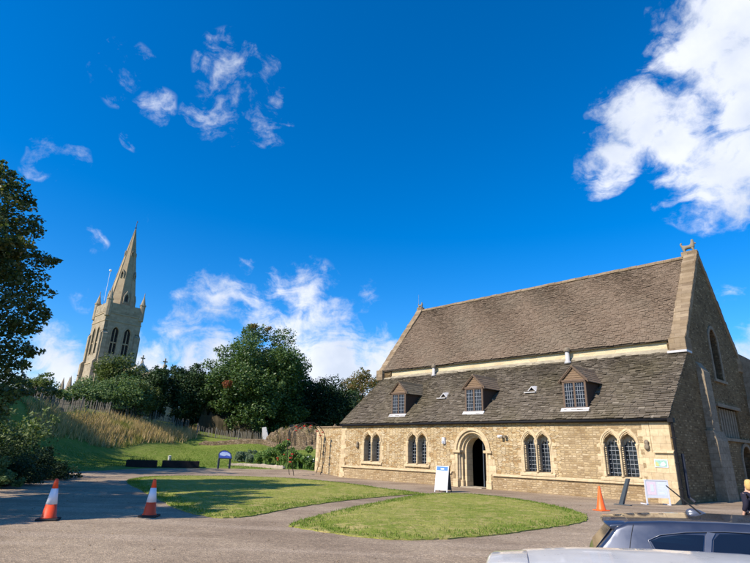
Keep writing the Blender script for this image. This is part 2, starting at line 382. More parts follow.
def inside(px,py,poly):
    c=np.zeros(px.shape,bool); n=len(poly)
    for i in range(n):
        x1,y1=poly[i];x2,y2=poly[(i+1)%n]
        if y1==y2: continue
        cond=((y1>py)!=(y2>py))&(px<(x2-x1)*(py-y1)/(y2-y1)+x1); c^=cond
    return c
def edgedist(px,py,poly):
    d=np.full(px.shape,1e9); n=len(poly)
    for i in range(n):
        x1,y1=poly[i];x2,y2=poly[(i+1)%n]; dx,dy=x2-x1,y2-y1; L=dx*dx+dy*dy+1e-12
        t=np.clip(((px-x1)*dx+(py-y1)*dy)/L,0,1); d=np.minimum(d,np.hypot(px-x1-t*dx,py-y1-t*dy))
    return d
def sheet(name,poly,off,mat,step=.8,dome=0,skirt=0,kind='structure'):
    bm=bmesh.new(); vs=[bm.verts.new((x,y,0)) for x,y in poly]
    bm.faces.new(vs)
    xs=[p[0] for p in poly];ys=[p[1] for p in poly]
    for ax,lo,hi in ((0,min(xs),max(xs)),(1,min(ys),max(ys))):
        k=math.ceil(lo/step)
        while k*step<hi:
            co=[0,0,0];no=[0,0,0];co[ax]=k*step+.0007;no[ax]=1
            bmesh.ops.bisect_plane(bm,geom=bm.verts[:]+bm.edges[:]+bm.faces[:],plane_co=co,plane_no=no); k+=1
    bmesh.ops.triangulate(bm,faces=bm.faces[:])
    co=np.array([v.co[:] for v in bm.verts]); z=H(co[:,0],co[:,1])+off
    if dome:
        d=edgedist(co[:,0],co[:,1],poly); z=z+dome*sstep(0,1.2,d)
    for v,zz in zip(bm.verts,z): v.co.z=zz
    if skirt:
        be=[e for e in bm.edges if e.is_boundary]
        r=bmesh.ops.extrude_edge_only(bm,edges=be)
        for g in r['geom']:
            if isinstance(g,bmesh.types.BMVert): g.co.z-=skirt
    bmesh.ops.recalc_face_normals(bm,faces=bm.faces[:])
    me=bpy.data.meshes.new(name); bm.to_mesh(me); bm.free(); me.materials.append(mat)
    o=bpy.data.objects.new(name,me); COL.objects.link(o); o['kind']=kind; return o
road=[(-14.3,20.2),(-16.9,26),(-17.6,31),(-17.3,34.2),(-15,37.4),(-11,39.6),(-6.9,40.2),(-4.6,39.2)]
# along the hall front and out to the right, then back behind the camera
fr=HO+AX*-23.0+AY*.4; road+=[(fr.x,fr.y)]
for a,b in ((-20.6,.5),(-.4,.5),(-.4,15),(2,24),(40,24)):
    p=HO+AX*a+AY*b; road.append((p.x,p.y))
road+=[(48,-24),(-12,-24),(-12.5,6),(-12.6,14)]
gx=axis(-52,34,.6,3000); gy=axis(-8,92,.6,3000)
GX,GY=np.meshgrid(gx,gy); GZ=H(GX,GY)
def gridmesh(name,GX,GY,GZ,mat,kind='structure'):
    ny,nx=GX.shape
    v=np.stack([GX,GY,GZ],-1).reshape(-1,3)
    i=np.arange(ny-1)[:,None]*nx+np.arange(nx-1)[None,:]; i=i.ravel()
    f=np.stack([i,i+1,i+nx+1,i+nx],-1)
    me=bpy.data.meshes.new(name); me.from_pydata(v.tolist(),[],f.tolist()); me.materials.append(mat)
    me.polygons.foreach_set('use_smooth',[True]*len(me.polygons))
    o=bpy.data.objects.new(name,me); COL.objects.link(o); o['kind']=kind; return o
IN=inside(GX,GY,road); ED=edgedist(GX,GY,road); GZ=GZ-.012-np.where(IN,.12*sstep(.5,1.2,ED),0)
gridmesh('terrain',GX,GY,GZ,M['terrain'])

sheet('driveway',road,.006,M['tarmac'],.8)
lawn1=[(-10.58,24.18),(-11.71,27.11),(-11.44,30.12),(-8.6,32.25),(-4.98,32.55),(-1.37,29.61),(0.78,26.15),(2.2,24.2),(2.51,23.77),(2.11,23.37),(1.0,21.96),(-0.59,19.5),(-2.02,16.58),(-2.89,14.01),(-3.46,13.44),(-3.99,13.74),(-4.87,14.65),(-7.13,18.34),(-8.69,20.98)]
lawn2=[(-1.72,12.69),(-1.15,14.83),(0.01,18.06),(1.78,22.18),(2.77,23.71),(4.07,24.28),(5.29,23.58),(6.61,20.65),(6.78,17.73),(6.39,16.13),(5.62,14.77),(4.27,13.46),(2.66,12.02),(1.16,11.14),(0.03,11.17),(-0.99,11.82),(-1.51,12.24)]
LW=[]
for L in (lawn1,lawn2):
    P=smoothpoly(L,9); P=[(a+random.uniform(-.035,.035),b+random.uniform(-.035,.035)) for a,b in P]; LW.append(P); sheet('lawn',P,.03,M['lawn'],.5,.07,.06)

rng=np.random.default_rng(3)
def blades(name,x,y,z,hmin,hmax,w,lean,mat,kind='stuff',parent=None,segs=1):
    n=len(x); h=rng.uniform(hmin,hmax,n); a=rng.uniform(0,2*PI,n); b=rng.uniform(0,2*PI,n); ln=rng.uniform(0,lean,n)*h
    v=np.empty((n,3,3)); wx=np.cos(a)*w/2; wy=np.sin(a)*w/2
    v[:,0]=np.stack([x-wx,y-wy,z],-1); v[:,1]=np.stack([x+wx,y+wy,z],-1); v[:,2]=np.stack([x+np.cos(b)*ln,y+np.sin(b)*ln,z+h],-1)
    return rawmesh(name,v.reshape(-1,3),np.arange(3*n).reshape(-1,3),mat,kind,parent)
def rawmesh(name,v,f,mat,kind=None,parent=None):
    me=bpy.data.meshes.new(name); nv=len(v); k=f.shape[1]
    me.vertices.add(nv); me.vertices.foreach_set('co',np.ascontiguousarray(v,dtype=np.float32).ravel())
    me.loops.add(f.size); me.loops.foreach_set('vertex_index',f.astype(np.int32).ravel())
    me.polygons.add(len(f)); me.polygons.foreach_set('loop_start',(np.arange(len(f))*k).astype(np.int32)); 
    me.update(calc_edges=True); me.materials.append(mat)
    o=bpy.data.objects.new(name,me); COL.objects.link(o)
    if kind: o['kind']=kind
    if parent: o.parent=parent
    return o
M['blade']=leafmat('grass_blades',[(.21,.26,.045),(.26,.29,.055),(.32,.325,.08),(.39,.35,.12),(.24,.275,.05)],.3,.8,.1)
M['blade_edge']=leafmat('green_edge_blades',[(.10,.175,.025),(.14,.215,.033),(.20,.25,.05)],.3,.8,.1)
M['straw']=leafmat('dry_tall_grass',[(.42,.28,.13),(.54,.39,.20),(.64,.48,.28),(.50,.37,.19),(.34,.28,.11)],.3,.85,.1,(.25,(.22,.24,.06),.63))
bx=[];ebx=[]
for P in LW:
    q=np.array(P); lo=q.min(0);hi=q.max(0); n=int((hi-lo).prod()*260)
    x=rng.uniform(lo[0],hi[0],n); y=rng.uniform(lo[1],hi[1],n); k=inside(x,y,P); x=x[k];y=y[k]; d=edgedist(x,y,P)
    z=H(x,y)+.03+.07*sstep(0,1.2,d)-.004
    bx.append(np.stack([x,y,z,d],-1))
B=np.concatenate(bx); pt=np.sin(B[:,0]*1.7+np.sin(B[:,1]*2.1))*np.sin(B[:,1]*1.9+np.sin(B[:,0]*1.3)*1.4); B=B[rng.random(len(B))<.75+.35*pt]; e=B[:,3]<.45+rng.uniform(-.3,.3,len(B))
blades('lawn_grass',B[~e,0],B[~e,1],B[~e,2],.01,.035,.016,1.0,M['blade'])
rep=np.repeat(B[e],2,0); rep[:,:2]+=rng.normal(0,.03,(len(rep),2))
blades('lawn_edge_grass',rep[:,0],rep[:,1],rep[:,2],.03,.075,.02,.9,M['blade_edge'])

M['weeds']=leafmat('green_and_dry_weeds',[(.12,.15,.04),(.20,.21,.06),(.34,.27,.11),(.10,.13,.035),(.44,.34,.17)],.3,.85,.1)
# long dry grass on the bank
low=[at(x,y,D) for x,y,D in ((30,438,45),(55,437,48),(78,440,52),(119,448,56),(150,451,60),(172,447,63),(183,444,65),(196,440,68))]
up=[at(x,y,D) for x,y,D in ((199,430,73),(195,430,72),(154,423,67),(109,415,63),(80,413,59),(40,404,52),(22,402,49))]
MP=[(p.x,p.y) for p in low+up]
q=np.array(MP);lo=q.min(0);hi=q.max(0); n=90000
x=rng.uniform(lo[0],hi[0],n);y=rng.uniform(lo[1],hi[1],n);k=inside(x,y,MP);x=x[k];y=y[k]
cl=np.sin(x*1.3+2*np.sin(y*.9))*np.sin(y*1.7+1.5*np.sin(x*.8)); k=rng.uniform(-1.1,1.4,len(x))<cl+.55; x=x[k];y=y[k]
ed=edgedist(x,y,MP); k=rng.random(len(x))<np.clip(ed/2.2+.12,0,1); x=x[k];y=y[k];ed=ed[k]
tuft=.6+.4*np.sin(x*2.1+np.sin(y*1.9)*1.5)*np.sin(y*2.4+1); tall=rng.random(len(x))<np.clip(.25+.5*tuft,0,1)
blades('long_dry_grass',x[tall],y[tall],H(x[tall],y[tall])-.02,.3,.95,.07,.5,M['straw'])
blades('bank_undergrowth',x[~tall],y[~tall],H(x[~tall],y[~tall])-.02,.12,.42,.07,.8,M['weeds'])
print('blades',len(B),len(x))
# rough green grass fringe on the lawn slope
P2=[(-30,33),(-25,36),(-21,60),(-12,64),(-6,56),(-5,42),(-11,41),(-17,37),(-18.5,31)]
q=np.array(P2);lo=q.min(0);hi=q.max(0); n=60000
x=rng.uniform(lo[0],hi[0],n);y=rng.uniform(lo[1],hi[1],n);k=inside(x,y,P2);x=x[k];y=y[k]
blades('slope_grass',x,y,H(x,y)-.015,.02,.08,.05,.9,M['blade_edge'])
# ---------------------------------------------------------------- the great hall
SK=rad(6)
def S(x,y,z): return (x+y*math.sin(SK),y*math.cos(SK),z)
hall=empty('great_hall',HO,HROT,'long medieval stone hall with stone slate roofs, three dormers and arched doorway','castle hall')
LX=-20.45      # left end of the aisle
def fy(a,b,d): return S(a,d,b)           # facade plate: a=x, b=z, d=y
def fx(a,b,d): return S(d,a,b)           # gable plate: a=y, b=z, d=x
def arch(cx,w,z0,zs,rise,n=9):
    """pointed arch outline, counter-clockwise from bottom left"""
    R=(w*w+rise*rise)/(2*w); pts=[(cx-w,z0)]
    a1=math.asin(min(1,rise/R))
    L=[(cx-w+R-R*math.cos(a1*i/n),zs+R*math.sin(a1*i/n)) for i in range(n+1)]
    Rr=[(2*cx-x,z) for x,z in reversed(L[:-1])]
    return pts+L+Rr+[(cx+w,z0)]
WIN=[(-17.62,.74,1.08,2.86),(-13.86,.74,1.06,2.86),(-6.2,.72,.94,2.86),(-2.18,.74,.92,2.86)]
DC,DZ=-10.0,1.93   # door centre, springing
# wall, four window openings, the door and plinth
holes=[]
for c,hw,zb,za in WIN:
    holes.append([(c-hw,zb),(c-hw,2.35),(c-hw*.82,2.62),(c-hw*.52,2.8),(c-hw*.25,2.7),(c,2.45),(c+hw*.25,2.7),(c+hw*.52,2.8),(c+hw*.82,2.62),(c+hw,2.35),(c+hw,zb)])
ZT=3.42
dhole=arch(DC,1.14,0.0,DZ,1.17)
def wallpoly(x0,x1,z0,z1): return [(x0,z0),(x1,z0),(x1,z1),(x0,z1)]
# left stretch, doorway stretch and right stretch share one aisle wall
outer=[(LX,.72),(DC-1.14,.72)]+dhole[1:-1]+[(DC+1.14,.72),(-.85,.72),(-.85,ZT),(LX,ZT)]
XS=-5.0
outL=[(LX,.72),(DC-1.14,.72)]+dhole[1:-1]+[(DC+1.14,.72),(XS,.72),(XS,ZT),(LX,ZT)]
outR=[(XS,.72),(-.85,.72),(-.85,ZT),(XS,ZT)]
MB().plate(outL,holes[:3],0,.75,fy).build('aisle_wall',M['gold'],hall)
MB().plate(outR,holes[3:],0.001,.75,fy).build('aisle_wall',M['gold_coursed'],hall)
b=MB()
b.box(LX-.05,DC-1.14,-.05,.7,-.5,.70,S); b.box(DC+1.14,-.85,-.05,.7,-.5,.70,S)
b.build('plinth',M['plinthstone'],hall)
for x0,x1 in ((LX+.1,DC-1.32),(DC+1.3,-.84)):
    b=MB(); b.plate([(-.14,.67),(-.14,.73),(-.02,.80),(.05,.80),(.05,.67)],[],x0,x1,lambda a,bb,d:S(d,a,bb))
    bevel(b.build('string_course',M['ashlar'],hall),.01)
# doorway: nested round orders, shafts, bases
def ring(cx,r0,r1,zs,z0,d0,d1,mb,ri0=None,ri1=None,n=22):
    ri0=ri0 or r0; ri1=ri1 or r1
    out=[(cx-r1,z0)]+[(cx-r1*math.cos(PI*i/n),zs+ri1*math.sin(PI*i/n)) for i in range(n+1)]+[(cx+r1,z0)]
    inn=[(cx+r0,z0)]+[(cx+r0*math.cos(PI*i/n),zs+ri0*math.sin(PI*i/n)) for i in range(n+1)]+[(cx-r0,z0)]
    mb.plate(out+inn,[],d0,d1,fy)
dd=MB()
ring(DC,1.0,1.16,DZ,DZ-.02,-.07,.3,dd,1.05,1.2)
ring(DC,.86,.998,DZ,DZ-.02,.02,.4,dd,.92,1.045)
ring(DC,.74,.86,DZ,DZ-.02,.18,.5,dd,.80,.915)
ring(DC,.62,.74,DZ,0,.32,.85,dd,.70,.80)
o=dd.build('door_arch',M['ashlar'],hall); bevel(o,.015)
for s in (-1,1):
    dj=MB()
    for x0,x1,y0,y1,z0,z1 in ((.98,1.16,.0,.5,.0,DZ-.02),(.80,.98,.2,.6,0,DZ-.02),(.745,1.24,-.10,.45,DZ-.14,DZ),(.90,1.22,-.12,.3,0,.42),(.72,.90,.12,.5,0,.36)):
        a,b2=sorted((DC+s*x0,DC+s*x1)); dj.box(a,b2,y0,y1,z0,z1,S)
    bevel(dj.build('door_jamb',M['ashlar'],hall),.012)
for s in (-1,1):
    c=S(DC+s*.93,.13,0); c2=S(DC+s*.81,.27,0)
    m=MB(); m.lathe([(.055,.42),(.06,.5),(.045,.55),(.045,1.62),(.06,1.66),(.075,1.79)],10,c); m.build('door_shaft',M['ashlar_weathered_shaded'],hall,True)
m=MB(); m.box(DC-.68,DC+.68,-.22,.9,-.3,.05,S); m.build('threshold',M['ashlar_weathered_shaded'],hall)
m=MB(); m.box(DC+.16,DC+.21,.78,.84,.05,2.5,S); m.box(DC+.21,DC+.62,.80,.82,.05,2.5,S)
dr=m.build('door',M['dark'],hall)
m=MB(); m.box(DC+.13,DC+.17,.75,.85,.05,2.45,S); m.build('door_edge',M['metal_pole'],dr)
m=MB(); m.box(DC-1.3,DC+1.3,4.2,4.3,0,3.2,S); m.box(DC-1.4,DC-1.3,.76,4.3,0,3.2,S); m.box(DC+1.3,DC+1.4,.76,4.3,0,3.2,S); m.box(DC-1.4,DC+1.4,.76,4.3,3.2,3.3,S)
m.build('interior',M['dark'],hall)
# paired windows
def pair_window(c,hw,zb,za,dog):
    # surround with toothed blocks
    out=[]; z=zb-.12; left=[];k=0
    while z<2.3:
        w=hw+(.30 if k%2 else .16)+random.uniform(-.03,.03); left.append((w,z)); z2=min(z+.28,2.32); left.append((w,z2)); z=z2; k+=1
    sh=[(hw+.12,2.42),(hw*.98+.03,2.72),(hw*.62+.05,3.0),(hw*.5,3.06),(hw*.3,2.98),(0,2.80)]
    L=[(c-w,z) for w,z in left]+[(c-w,z) for w,z in sh]
    Rr=[(c+w,z) for w,z in reversed(left)]; Rs=[(c+w,z) for w,z in reversed(sh[:-1])]
    outer=L+Rs+Rr
    lw=hw*.45
    hs=[list(reversed(arch(c+s*hw*.51,lw,zb,2.36,.50,8))) for s in (-1,1)]
    fr=MB().plate(outer,hs,-.018,.10,fy).build('window_surround',M['ashlar'],hall); bevel(fr,.008,1)
    rv=MB().plate(outer,hs,.101,.44,fy).build('reveal',M['ashlar_weathered_shaded'],fr)  # recess shade is put into the colour here by the darker stone
    # hood mouldings
    hm=MB()
    for s in (-1,1):
        cc=c+s*hw*.51
        for (w1,r1,w0,r0,y0) in ((lw+.13,.64,lw+.07,.575,-.065),(lw+.07,.57,lw+.012,.515,-.035)):
            O=arch(cc,w1,2.34,2.36,r1,8); I=list(reversed(arch(cc,w0,2.34,2.36,r0,8)))
            hm.plate(O+I,[],y0+(.004 if s>0 else 0),.0,fy)
    hm.build('hood_moulding',M['ashlar'],fr)
    # tympanum plates in the heads, sill, shafts
    ty=MB()
    for s in (-1,1):
        cc=c+s*hw*.51; O=arch(cc,lw+.02,2.33,2.36,.54,8)
        sub=[(cc+lw*.8,2.33),(cc+lw*.72,2.42),(cc+lw*.5,2.50),(cc+lw*.25,2.44),(cc,2.58),(cc-lw*.25,2.44),(cc-lw*.5,2.50),(cc-lw*.72,2.42),(cc-lw*.8,2.33)]
        ty.plate(O+sub,[],.33,.42,fy)
    ty.build('tympanum',M['ashlar_weathered_shaded'],fr)
    sl=MB(); sl.plate([(-.10,zb-.14),(-.10,zb-.05),(.0,zb+.02),(.44,zb+.05),(.44,zb-.14)],[],c-hw-.2,c+hw+.2,lambda a,bb,d:S(d,a,bb)); sl.build('sill',M['ashlar'],fr)
    for dx in (-hw-.0,0,hw):
        p=S(c+dx,-.0 if dx else -.02,0); m=MB(); m.lathe([(.06,zb),(.065,zb+.08),(.042,zb+.12),(.042,2.12),(.055,2.16),(.085,2.30),(.085,2.36)],10,p); m.build('shaft',M['ashlar'],fr,True)
    if dog:
        for s in (-1,1):
            m=MB(); z=zb+.15
            while z<2.2:
                x=c-hw+.10 if s<0 else c+hw*.13
                m.box(x,x+.05,-.03,.03,z,z+.045,S)
                z+=.085
            m.build('dogtooth_ornament',M['ashlar'],fr)
    for s in (-1,1):
        cc=c+s*hw*.51
        g=MB(); g.add([S(cc-lw,.41,zb),S(cc+lw,.41,zb),S(cc+lw,.41,2.85),S(cc-lw,.41,2.85)],[(0,1,2,3)]); gl=g.build('window_light',M['glass'],hall)
        l=MB(); nx=4
        for i in range(nx+1):
            x=cc-lw+2*lw*i/nx; l.box(x-.008,x+.008,.372,.388,zb,2.62,S)
        z=zb; k=0
        while z<2.6:
            hh=.012; l.box(cc-lw,cc+lw,.368,.39,z-hh,z+hh,S); z+=.192
        l.build('leading',M['lattice'],gl)
for i,(c,hw,zb,za) in enumerate(WIN): pair_window(c,hw,zb,za,i>=2)
# backs so nothing is seen through the walls
MB().box(LX,DC-1.5,.8,.9,0,3.6,S).box(DC+1.5,-.7,.8,.9,0,3.6,S).build('inner_wall_face',M['dark'],hall)
# corner pier at the right, quoins at the left
m=MB(); m.box(-.84,0,-.10,.8,-.5,2.02,S); m.box(-.84,-.06,-.02,.8,2.0,3.30,S); 
bevel(m.build('corner_pier',M['ashlar'],hall),.015)
m=MB(); m.plate([(-.20,2.0),(-.20,2.05),(-.03,2.14),(.02,2.14),(.02,2.0)],[],-.72,.035,lambda a,bb,d:S(d,a,bb)); m.build('pier_moulding',M['ashlar'],hall)
m=MB()
z=.75;k=0
while z<3.2:
    w=.5 if k%2 else .3; m.box(-.86-w,-.86,-.012,.1,z,z+.275,S); z+=.275;k+=1
bevel(m.build('quoin_stones',M['ashlar'],hall),.004,1); m=MB(); z=-.2;k=0
while z<3.2:
    w=.42 if k%2 else .28; m.box(LX-.1,LX+w,-.075 if z<.7 else -.02,.3,z,z+.295,S); z+=.295;k+=1
bevel(m.build('quoin_stones',M['ashlar'],hall),.004,1); m=MB()
m.box(-8.85,-8.55,-.02,.1,.75,1.21,S); m.box(-8.84,-8.6,-.021,.1,1.21,1.5,S)
bevel(m.build('jamb_stones',M['ashlar'],hall),.004,1); m=MB(); zz_=.8
for x,z,w,h in ((-11.42,.8,.25,.30),(-11.36,1.1,.20,.32),(-11.48,1.42,.32,.26)):
    if h: m.box(x,x+w,-.015,.1,z,z+h,S)
bevel(m.build('jamb_stones',M['ashlar'],hall),.01,1)
# roofs
def roofpt(x,t,ey,ez,ty,tz,off=0):
    L=math.hypot(ty-ey,tz-ez); sy,sz=(ty-ey)/L,(tz-ez)/L
    return S(x,ey+sy*t-sz*off,ez+sz*t+sy*off)
def slates(name,x0f,x1f,ey,ez,ty,tz,expo,width,thick,mat,wav=0.,skip=()):
    L=math.hypot(ty-ey,tz-ez); m=MB(); t=0;k=0
    rr=random.Random(len(name))
    while t<L-.02:
        e=expo*(1.35-.7*t/L); e=min(e,L-t)
        x=x0f(t/L)-rr.random()*width
        xe=x1f(t/L)
        while x<xe:
            w=width*rr.uniform(.5,1.7); xa=max(x,x0f(t/L)); xb=min(x+w-.012,xe); x+=w
            if xb-xa<.04: continue
            mid=(xa+xb)/2
            if any(a<mid<b_ and t0<t<t1 for a,b_,t0,t1 in skip): continue
            dt=rr.uniform(-.026,.026)+wav*(math.sin(mid*.9+k*.05)+.6*math.sin(mid*2.3+1+k*.11)); lift=rr.uniform(0,.03)+wav*.4*math.sin(mid*1.3+t*1.1)
            th=thick*rr.uniform(.7,1.5)
            ta=t+dt; tb=min(t+e*1.25+dt,L+.05)
            q=[roofpt(xa,ta,ey,ez,ty,tz,lift+.004),roofpt(xb,ta+rr.uniform(-.008,.008),ey,ez,ty,tz,lift+.004),roofpt(xb,tb,ey,ez,ty,tz,-.01),roofpt(xa,tb,ey,ez,ty,tz,-.01),
               roofpt(xa,ta,ey,ez,ty,tz,lift+th),roofpt(xb,ta,ey,ez,ty,tz,lift+th+rr.uniform(-.004,.006)),roofpt(xb,tb,ey,ez,ty,tz,.012),roofpt(xa,tb,ey,ez,ty,tz,.012)]
            m.hexa(q)
        t+=e;k+=1
    return m.build(name,mat,hall,fixn=False,uv=False)
EY,EZ,TY,TZ=-.17,3.46,3.82,7.22      # aisle roof
RY,RZ,PY,PZ=3.42,7.55,7.80,13.20     # main roof, near slope
DORM=[-15.75,-10.05,-4.2]
Lr=math.hypot(TY-EY,TZ-EZ)
skips=[(c-.6,c+.6,.72,2.75) for c in DORM]
slates('aisle_roof',lambda t:LX-.15+.12*t,lambda t:.06,EY,EZ,TY,TZ,.118,.235,.038,M['slate_low'],.018,skips)
slates('main_roof',lambda t:-20.3,lambda t:-.62,RY,RZ,PY,PZ,.112,.18,.020,M['slate_high'],.024)
m=MB()
def quad(m,x0,x1,y0,z0,y1,z1,th=.1):
    m.hexa([S(x0,y0,z0-th),S(x1,y0,z0-th),S(x1,y1,z1-th),S(x0,y1,z1-th),S(x0,y0,z0-.012),S(x1,y0,z0-.012),S(x1,y1,z1-.012),S(x0,y1,z1-.012)])
quad(m,LX-.1,.0,EY+.03,EZ+.02,TY,TZ); quad(m,-20.35,-.55,RY+.03,RZ+.03,PY,PZ)
quad(m,-20.35,-.55,12.15,RZ,PY,PZ); quad(m,LX-.1,0,15.88,EZ,12.0,TZ)
m.build('roof_deck',M['timber_roof'],hall)
# far slopes in slate too (simple courses)
m=MB()
for y0,z0,y1,z1,n in ((12.15,RZ,PY,PZ,30),(15.88,EZ,12.0,TZ,20)):
    for i in range(n):
        a=i/n;bb=(i+1.1)/n
        m.hexa([S(-20.3,y0+(y1-y0)*a,z0+(z1-z0)*a),S(-.6,y0+(y1-y0)*a,z0+(z1-z0)*a),S(-.6,y0+(y1-y0)*bb,z0+(z1-z0)*bb),S(-20.3,y0+(y1-y0)*bb,z0+(z1-z0)*bb)]+
               [S(-20.3,y0+(y1-y0)*a,z0+(z1-z0)*a+.04),S(-.6,y0+(y1-y0)*a,z0+(z1-z0)*a+.04),S(-.6,y0+(y1-y0)*bb,z0+(z1-z0)*bb+.005),S(-20.3,y0+(y1-y0)*bb,z0+(z1-z0)*bb+.005)])
m.build('far_roof_slope',M['slate_high'],hall)
m=MB(); x=-20.3
while x<-.7:
    w=random.uniform(.4,.6); dz=random.uniform(-.012,.012)
    m.plate([(7.62,13.10+dz),(7.64,13.22+dz),(7.80,13.33+dz),(7.96,13.22+dz),(7.98,13.10+dz)],[],x,min(x+w-.012,-.62),fx); x+=w
m.build('ridge_stones',M['coping'],hall)
# clerestory wall
m=MB(); m.box(-20.4,-.5,3.62,4.3,6.9,7.70,S); m.build('clerestory_wall',M['cream'],hall)
m=MB(); m.box(-20.3,-.66,3.47,3.615,7.50,7.60,S); m.build('eaves_board',M['timber_roof'],hall)
m=MB(); m.hexa([S(-20.4,3.46,6.86),S(-.2,3.46,6.86),S(-.2,3.615,6.95),S(-20.4,3.615,6.95),S(-20.4,3.46,6.94),S(-.2,3.46,6.94),S(-.2,3.612,7.14),S(-20.4,3.612,7.14)])
m.build('lead_flashing',simple('stained_flashing',(.30,.26,.19),.9,0,.3,3),hall)
# gutter and downpipes
g=MB(); pts=[S(LX-.1,-.17,3.37),S(-10,-.17,3.38),S(.12,-.17,3.37)]
g.tube(pts,.07,10); g.box(LX,-.0,-.1,-.02,3.32,3.42,S); gt=g.build('gutter',M['gutter'],hall,True)
m=MB(); m.tube([S(.14,-.22,3.34),S(.14,-.20,3.1),S(.12,-.16,2.9),S(.12,-.16,.02)],.055,8)
for z in (.6,1.6,2.6): m.box(.04,.2,-.23,-.09,z,z+.05,S)
m.box(.02,.24,-.32,-.10,3.25,3.44,S); m.build('downpipe',M['gutter'],hall)
m=MB(); m.tube([S(.2,.28,2.0),S(.2,.28,.3),S(.42,.22,.12)],.06,8); m.build('drain_pipe',M['pipe_blue'],hall)
# gable wall at the right
sh=1.0
gout=[(0,-.5),(0,3.42),(3.55,6.93),(3.50,7.35),(7.8,13.22),(12.1,7.35),(12.1,6.93),(15.6,3.42),(15.6,-.5)]
lan=list(reversed(arch(7.75,.62,5.95,8.0,.75)))
blind=[(6.6,2.95),(6.6,4.45),(9.7,4.45),(9.7,2.95)]
darch=list(reversed(arch(9.95,.85,0.0,1.75,.85)))
darch=[(a,max(bb,.02)) for a,bb in darch]
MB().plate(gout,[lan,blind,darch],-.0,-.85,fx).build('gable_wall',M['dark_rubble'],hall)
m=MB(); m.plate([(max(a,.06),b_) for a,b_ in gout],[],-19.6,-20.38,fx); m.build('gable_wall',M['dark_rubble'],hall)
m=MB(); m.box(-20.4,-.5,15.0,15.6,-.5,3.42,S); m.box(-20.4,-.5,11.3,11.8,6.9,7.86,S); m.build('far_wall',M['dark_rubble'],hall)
m=MB(); O=arch(7.75,.80,5.85,8.0,.95); I=list(reversed(arch(7.75,.62,5.85,8.0,.75)))
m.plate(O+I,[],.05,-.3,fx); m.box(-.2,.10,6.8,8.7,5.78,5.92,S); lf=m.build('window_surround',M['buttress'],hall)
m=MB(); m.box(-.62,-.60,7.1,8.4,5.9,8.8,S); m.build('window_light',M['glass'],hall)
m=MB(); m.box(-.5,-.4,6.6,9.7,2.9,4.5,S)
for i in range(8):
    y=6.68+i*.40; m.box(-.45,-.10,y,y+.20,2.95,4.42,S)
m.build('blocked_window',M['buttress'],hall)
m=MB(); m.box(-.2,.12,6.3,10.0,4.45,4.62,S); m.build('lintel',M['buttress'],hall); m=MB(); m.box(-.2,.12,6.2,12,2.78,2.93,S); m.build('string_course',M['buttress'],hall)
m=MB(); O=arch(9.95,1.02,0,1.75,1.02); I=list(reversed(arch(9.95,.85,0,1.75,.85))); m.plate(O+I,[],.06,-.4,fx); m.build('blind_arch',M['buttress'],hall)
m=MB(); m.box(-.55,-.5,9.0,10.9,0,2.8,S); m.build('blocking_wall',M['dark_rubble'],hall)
# stepped buttresses on the gable
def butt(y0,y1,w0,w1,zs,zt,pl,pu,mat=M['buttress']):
    m=MB()
    def bb(ya,yb,p0,p1,za,zb): m.hexa([S(-.1,ya,za),S(p0,ya,za),S(p0,yb,za),S(-.1,yb,za),S(-.1,ya,zb),S(p1,ya,zb),S(p1,yb,zb),S(-.1,yb,zb)])
    bb(y0,y1,pl,pl*.9,-.5,zs-.3); bb(y0,y1,pl*.9,pu,zs-.3,zs+.15); bb(y0+w0,y1-w1,pu,pu*.9,zs+.15,zt-.5); bb(y0+w0,y1-w1,pu*.9,.0,zt-.5,zt)
    return m.build('buttress',mat,hall)
butt(4.2,5.75,.2,.5,3.0,6.5,.46,.32); butt(12.05,13.5,.1,.5,5.2,8.0,1.1,.7)
# copings and kneelers
def coping(x0,x1,lift,name='coping'):
    m=MB(); n=22
    for (ya,za,yb,zb) in ((3.42,7.38,7.8,13.36),(12.18,7.38,7.8,13.36)):
        for i in range(n):
            a=i/n;b2=(i+.985)/n; y0=ya+(yb-ya)*a;y1=ya+(yb-ya)*b2;z0=za+(zb-za)*a;z1=za+(zb-za)*b2
            j=random.uniform(-.025,.025); jx=random.uniform(-.02,.02)
            m.hexa([S(x0+jx,y0,z0-.35),S(x1,y0,z0-.35),S(x1,y1,z1-.35),S(x0+jx,y1,z1-.35),S(x0+jx,y0,z0+lift+j),S(x1+jx*.5,y0,z0+lift+j),S(x1+jx*.5,y1,z1+lift+j),S(x0+jx,y1,z1+lift+j)])
    return bevel(m.build(name,M['coping'],hall),.02,1)
coping(-.66,.06,.20); coping(-20.85,-20.28,.16)
m=MB()
for x0,x1 in ((-.70,.07),(-20.88,-20.26)):
    for ya,yb in ((3.30,4.1),(11.5,12.3)):
        m=MB(); m.box(x0,x1,ya,yb,6.85,7.62,S); bevel(m.build('kneeler',M['coping'],hall),.03,2)
m=MB(); m.box(-.78,.09,3.20,3.9,6.82,6.93,S); m.build('lead_cap',M['lead'],hall)
